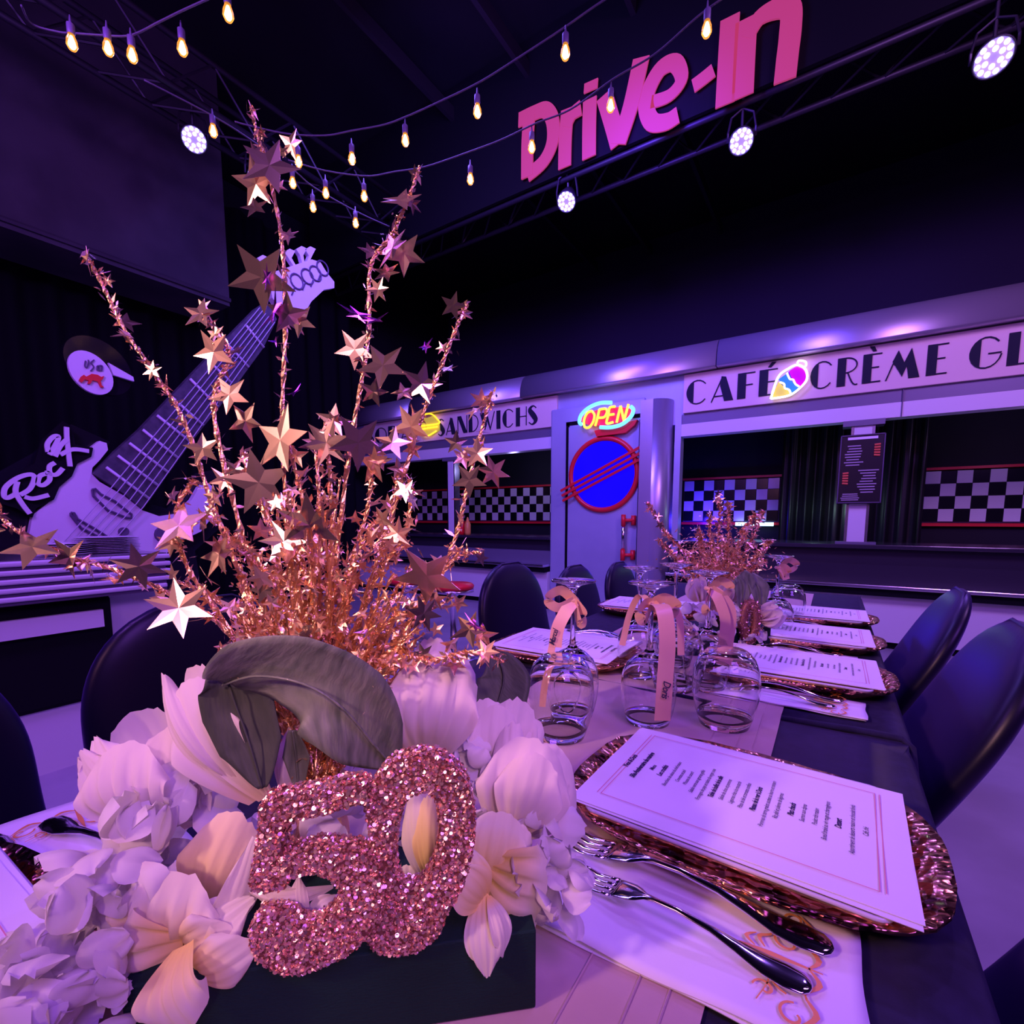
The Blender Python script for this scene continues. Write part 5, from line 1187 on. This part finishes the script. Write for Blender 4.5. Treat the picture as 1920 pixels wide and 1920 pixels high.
# gold star spray
B0 = W(600, 1440, .385)
def wp(*l): return [B0]+[W(x, y, d) for x, y, d in l]
NB = [  # (points, extra random stars, shards, named stars)
 (wp((560, 1150, .39), (530, 850, .39), (535, 600, .39), (528, 450, .395), (505, 330, .40), (485, 260, .40), (470, 200, .40)), 3, 60,
   [(505, 310, .385, .024, 0), (480, 345, .39, .019, 1), (478, 388, .385, .012, 0), (545, 270, .40, .013, 3), (525, 285, .40, .008, 0), (490, 520, .385, .027, 0), (540, 590, .38, .017, 3), (560, 600, .385, .014, 0)]),
 (wp((620, 1150, .385), (655, 850, .385), (690, 640, .385), (695, 500, .39), (735, 440, .395), (765, 375, .40), (787, 312, .40)), 3, 60,
   [(750, 375, .395, .018, 1), (735, 465, .385, .018, 2), (758, 475, .40, .018, 0), (725, 510, .39, .012, 2), (665, 655, .38, .016, 0), (718, 685, .375, .021, 0)]),
 (wp((680, 1150, .38), (740, 950, .38), (785, 800, .38), (830, 680, .385), (862, 600, .39), (877, 570, .39)), 4, 60, [(770, 800, .375, .018, 1), (790, 720, .38, .017, 5), (755, 735, .38, .010, 3), (700, 735, .385, .012, 3)]),
 (wp((480, 1150, .38), (400, 950, .375), (345, 790, .37), (290, 700, .37), (235, 620, .37), (190, 530, .37), (162, 480, .37)), 5, 70, [(285, 695, .365, .008, 2), (380, 840, .365, .014, 3)]),
 (wp((500, 1150, .37), (440, 950, .365), (400, 760, .365), (430, 670, .37), (405, 620, .37), (378, 590, .37)), 4, 50, [(375, 588, .365, .014, 0), (400, 660, .365, .017, 1), (430, 740, .365, .016, 0), (460, 790, .37, .016, 3)]),
 (wp((440, 1200, .36), (330, 1120, .35), (220, 1070, .34), (120, 1040, .335), (40, 1000, .33), (-20, 950, .33)), 6, 70, [(60, 1025, .325, .018, 0), (260, 1062, .335, .017, 2), (130, 1045, .33, .015, 5), (335, 1140, .33, .022, 2), (170, 1070, .33, .009, 0)]),
 (wp((760, 1180, .37), (800, 1120, .37), (850, 1020, .37), (880, 900, .38), (905, 800, .39), (922, 735, .39)), 6, 60, [(880, 900, .37, .014, 0), (925, 885, .375, .014, 2), (855, 830, .375, .010, 3), (895, 850, .38, .013, 1)]),
 (wp((720, 1230, .36), (800, 1240, .35), (880, 1222, .35), (945, 1240, .35)), 8, 60, [(880, 1180, .345, .014, 5), (905, 1190, .345, .012, 3)]),
 (wp((700, 1200, .365), (790, 1130, .355), (850, 1050, .35), (900, 1035, .35)), 5, 50, [(800, 1080, .335, .025, 0), (795, 1150, .34, .014, 2)]),
 (wp((430, 1180, .365), (350, 1060, .355), (330, 960, .35), (365, 900, .35)), 5, 40, [(335, 985, .34, .022, 0), (410, 1040, .345, .018, 2), (380, 980, .345, .014, 3)]),
 (wp((560, 1100, .37), (480, 930, .365), (455, 850, .365)), 3, 40, [(485, 905, .355, .025, 0), (420, 900, .365, .012, 4)]),
 (wp((590, 1100, .37), (570, 950, .365), (540, 830, .36)), 4, 40, [(525, 825, .35, .027, 0), (580, 985, .345, .024, 2), (532, 1015, .345, .017, 2)]),
 (wp((620, 1080, .37), (620, 920, .365), (610, 790, .365)), 4, 40, [(612, 830, .36, .020, 2), (625, 790, .365, .014, 3), (672, 830, .36, .022, 0)]),
 (wp((650, 1100, .37), (690, 950, .37), (700, 830, .37)), 4, 40, [(700, 870, .365, .017, 0), (735, 830, .37, .015, 3)]),
 (wp((690, 1120, .37), (760, 1000, .37), (770, 900, .375)), 5, 40, [(760, 920, .37, .010, 0), (745, 1000, .365, .013, 4)]),
 (wp((520, 1120, .37), (430, 1010, .36), (390, 950, .36)), 5, 40, []),
 (wp((640, 1120, .40), (720, 1000, .41), (750, 880, .42)), 5, 40, []), (wp((560, 1120, .40), (500, 980, .41), (470, 880, .42)), 5, 40, []),
 (wp((600, 1120, .40), (600, 950, .41), (590, 830, .42)), 6, 40, []), (wp((480, 1200, .38), (400, 1120, .375), (330, 1090, .375)), 5, 40, [(560, 1190, .345, .016, 3)]),
 (wp((700, 1220, .38), (780, 1160, .385), (850, 1120, .39)), 6, 40, []), (wp((540, 1150, .36), (490, 1060, .35), (440, 1000, .35)), 6, 40, []),
 (wp((640, 1150, .36), (660, 1060, .35), (700, 980, .35)), 6, 40, []), (wp((590, 1150, .36), (560, 1050, .35), (520, 930, .35)), 6, 40, []),
]
for k, (pts, st, sh, nm) in enumerate(NB): branch(cp, pts, org, k+11, st+4, .0017, sh+60, .0045, (.0045, .0115), nm)
for (px_, py_, dd, s_) in ((512, 585, .375, .012), (518, 640, .378, .009), (672, 590, .378, .011), (702, 600, .378, .008), (500, 520, .38, .007), (798, 650, .38, .008), (552, 735, .375, .006), (890, 1172, .34, .008)):
    o = bpy.data.objects.new('star', SMV); C.objects.link(o); o.parent = cp.children[-1]
    o.matrix_local = orient(W(px_, py_, dd)-org-cp.children[-1].location, (-fw+Vector((rnd.gauss(0, .5), rnd.gauss(0, .5), rnd.gauss(0, .5)))).normalized(), rnd.uniform(0, 6)) @ Matrix.Diagonal((s_*1.5, s_*.5, s_, 1))
# dense foil heart of the spray: many short twisted strands with crumpled leaflets and tiny stars
rn2 = random.Random(9); bmS, bmW, bmT = bmesh.new(), bmesh.new(), bmesh.new()
for k in range(150):
    a_ = rn2.uniform(-1.35, 1.35); R_ = (430-170*abs(a_)**1.1)*rn2.uniform(.35, 1.0)
    qx, qy = 612+R_*math.sin(a_)*.86, 1300-R_*math.cos(a_)
    q = W(qx, qy, .385+rn2.uniform(-.05, .05)); mid_ = (B0+q)/2+Vector((rn2.gauss(0, .006), rn2.gauss(0, .006), rn2.gauss(.006, .006)))
    pl = spline([B0+Vector((rn2.gauss(0, .008), rn2.gauss(0, .008), 0)), mid_, q], 7); n = len(pl)
    tube(bmW, [v-org for v in pl], [.0011+.0005*math.sin(i*2+k) for i in range(n)], 4, False, 1.1)
    for j in range(40):
        c = pl[min(n-1, int(n*rn2.random()**.8))]+Vector((rn2.gauss(0, 1), rn2.gauss(0, 1), rn2.gauss(0, 1)))*.0028
        a2 = (q-B0).normalized(); sz = rn2.uniform(.0016, .0045); side = Vector((rn2.gauss(0, 1), rn2.gauss(0, 1), rn2.gauss(0, 1))).normalized(); l = (a2+side*1.1).normalized()*sz; w_ = l.cross(side).normalized()*sz*rn2.uniform(.3, .6)
        v = [bmS.verts.new(x-org) for x in (c-l, c+w_, c+l, c-w_)]; bmS.faces.new((v[0], v[1], v[2])); bmS.faces.new((v[0], v[2], v[3]))
    for j in range(6):
        c = pl[min(n-1, int(n*rn2.uniform(.35, 1)))]+Vector((rn2.gauss(0, 1), rn2.gauss(0, 1), rn2.gauss(0, 1)))*.006-org
        nr = (-fw*.7+Vector((rn2.gauss(0, 1), rn2.gauss(0, 1), rn2.gauss(0, 1)))).normalized(); x = nr.orthogonal().normalized(); x.rotate(Matrix.Rotation(rn2.uniform(0, 6.28), 3, nr)); y = nr.cross(x); sz = rn2.uniform(.003, .0075)
        cv_ = bmT.verts.new(c); rim = [bmT.verts.new(c+(x*math.cos(PI*i/5)+y*math.sin(PI*i/5))*sz*(1 if i % 2 == 0 else .42)+nr*rn2.uniform(-.0012, .0012)) for i in range(10)]
        for i in range(10): bmT.faces.new((cv_, rim[i], rim[(i+1) % 10]))
tag(link('foil_tinsel', bmS, m_foil2, cp), kind='stuff'); tag(link('foil_wires', bmW, m_foil2, cp), kind='stuff'); tag(link('tiny_stars', bmT, m_foil3, cp), kind='stuff')
bm = bmesh.new(); lathe(bm, [(0, 0), (.018, 0), (.022, .02), (.016, .05), (.02, .07), (0, .072)], B0-org-Vector((0, 0, .075)), 14)
for v in bm.verts: v.co += Vector(noise.noise_vector(v.co*90))*.004
link('foil_wrap', bm, m_foil2, cp)

# second centrepiece, farther down the table
A1 = Vector((-.113, 1.325, TZ)); c2 = tag(empty('centrepiece', A1+uu*.06), 'small looking far centrepiece with gold spray in a green planter', 'centrepiece'); org2 = c2.location.copy()
planter(c2, A1+Vector((0, 0, .001)), .26, .10, .05, org2)
D2 = (W(1350, 1085, 1).z, )
B2 = PL(1345, 1100, A1+uu*.10+vv*.05, -fw); d2 = (B2-cam0).dot(fw)
def w2(*l): return [B2]+[W(x, y, d2+dd) for x, y, dd in l]
for k, pts in enumerate((w2((1300, 1050, 0), (1250, 1000, 0), (1215, 945, 0)), w2((1345, 1030, 0), (1350, 960, 0), (1345, 932, 0)), w2((1365, 1020, 0), (1365, 945, .02)), w2((1320, 1040, .02), (1310, 990, .03)),
    w2((1400, 1030, 0), (1430, 960, 0)), w2((1410, 1050, 0), (1445, 1015, 0)), w2((1390, 1010, -.02), (1415, 965, -.03)), w2((1290, 1060, 0), (1240, 1020, .02)), w2((1335, 1030, -.03), (1330, 965, -.04)), w2((1380, 1040, .03), (1400, 985, .04)), w2((1300, 1070, -.02), (1265, 1045, -.03)), w2((1400, 1075, 0), (1430, 1050, .02)))):
    branch(c2, pts, org2, 50+k, 16, .0016, 200, .010, (.006, .014))
bm = bmesh.new()
for k in range(2200): c = W(1345+rn2.gauss(0, 38), 1090-abs(rn2.gauss(0, 42)), d2+rn2.gauss(0, .03))-org2; shard(bm, c, .005, rn2)
tag(link('foil_tinsel', bm, m_foil2, c2), kind='stuff')
bm = bmesh.new(); lathe(bm, [(0, 0), (.02, 0), (.018, .09), (0, .09)], B2-org2-Vector((0, 0, .10)), 12); link('foil_wrap', bm, m_foil2, c2, True)
tulip(0, 0, 0, ax(.7, .5, .4), .95, 6, 0, 'white flower drooping right over the planter', .3, TM, c2, org2, W(1425, 1162, d2-.05))
tulip(0, 0, 0, ax(-.3, 1, .3), 1.0, 6, 0, 'white flower left of the gold wrap', .15, TM, c2, org2, W(1312, 1125, d2-.04))
tulip(0, 0, 0, ax(.3, 1, .3), .9, 6, 0, None, .2, TM, c2, org2, W(1360, 1125, d2-.02))
for (x, y, rad) in ((1300, 1165, .035), (1345, 1175, .035), (1400, 1195, .03), (1270, 1190, .03), (1385, 1150, .025)): hydrangea(c2, W(x, y, d2-.04), ax(0, .7, .7), rad, 16, None, org2, seed=x)
leaf(c2, [W(1390, 1140, d2-.06), W(1395, 1095, d2-.07), W(1385, 1080, d2-.07)], [.004, .028, .020], [rt, rt, rt], 'leaf', org2)
leaf(c2, [W(1425, 1150, d2-.06), W(1425, 1105, d2-.07), W(1405, 1078, d2-.06)], [.004, .024, .012], [rt, rt*.8+up*.3, rt], 'leaf', org2)
bm = bmesh.new(); c = W(1405, 1165, d2-.06)-org2
tube(bm, [c+rt*(.016*math.cos(a*PI/10))+UPV*(.045*math.sin(a*PI/10)) for a in range(20)], .011, 8, True)
bm2 = bmesh.new(); rr3 = random.Random(4)
for v in list(bm.verts)*9:
    nrm = Vector((rr3.gauss(0, 1), rr3.gauss(0, 1), rr3.gauss(0, 1))).normalized(); x = nrm.orthogonal().normalized(); y = nrm.cross(x); s = .0018; q = v.co+Vector((rr3.gauss(0, 1), rr3.gauss(0, 1), rr3.gauss(0, 1)))*.0025
    bm2.faces.new([bm2.verts.new(q+x*s*a+y*s*b) for a, b in ((1, 0), (0, 1), (-1, 0), (0, -1))])
nz0 = link('numeral_zero', bm, m_glitbase, c2, True); tag(link('glitter', bm2, m_glit, nz0), kind='stuff')
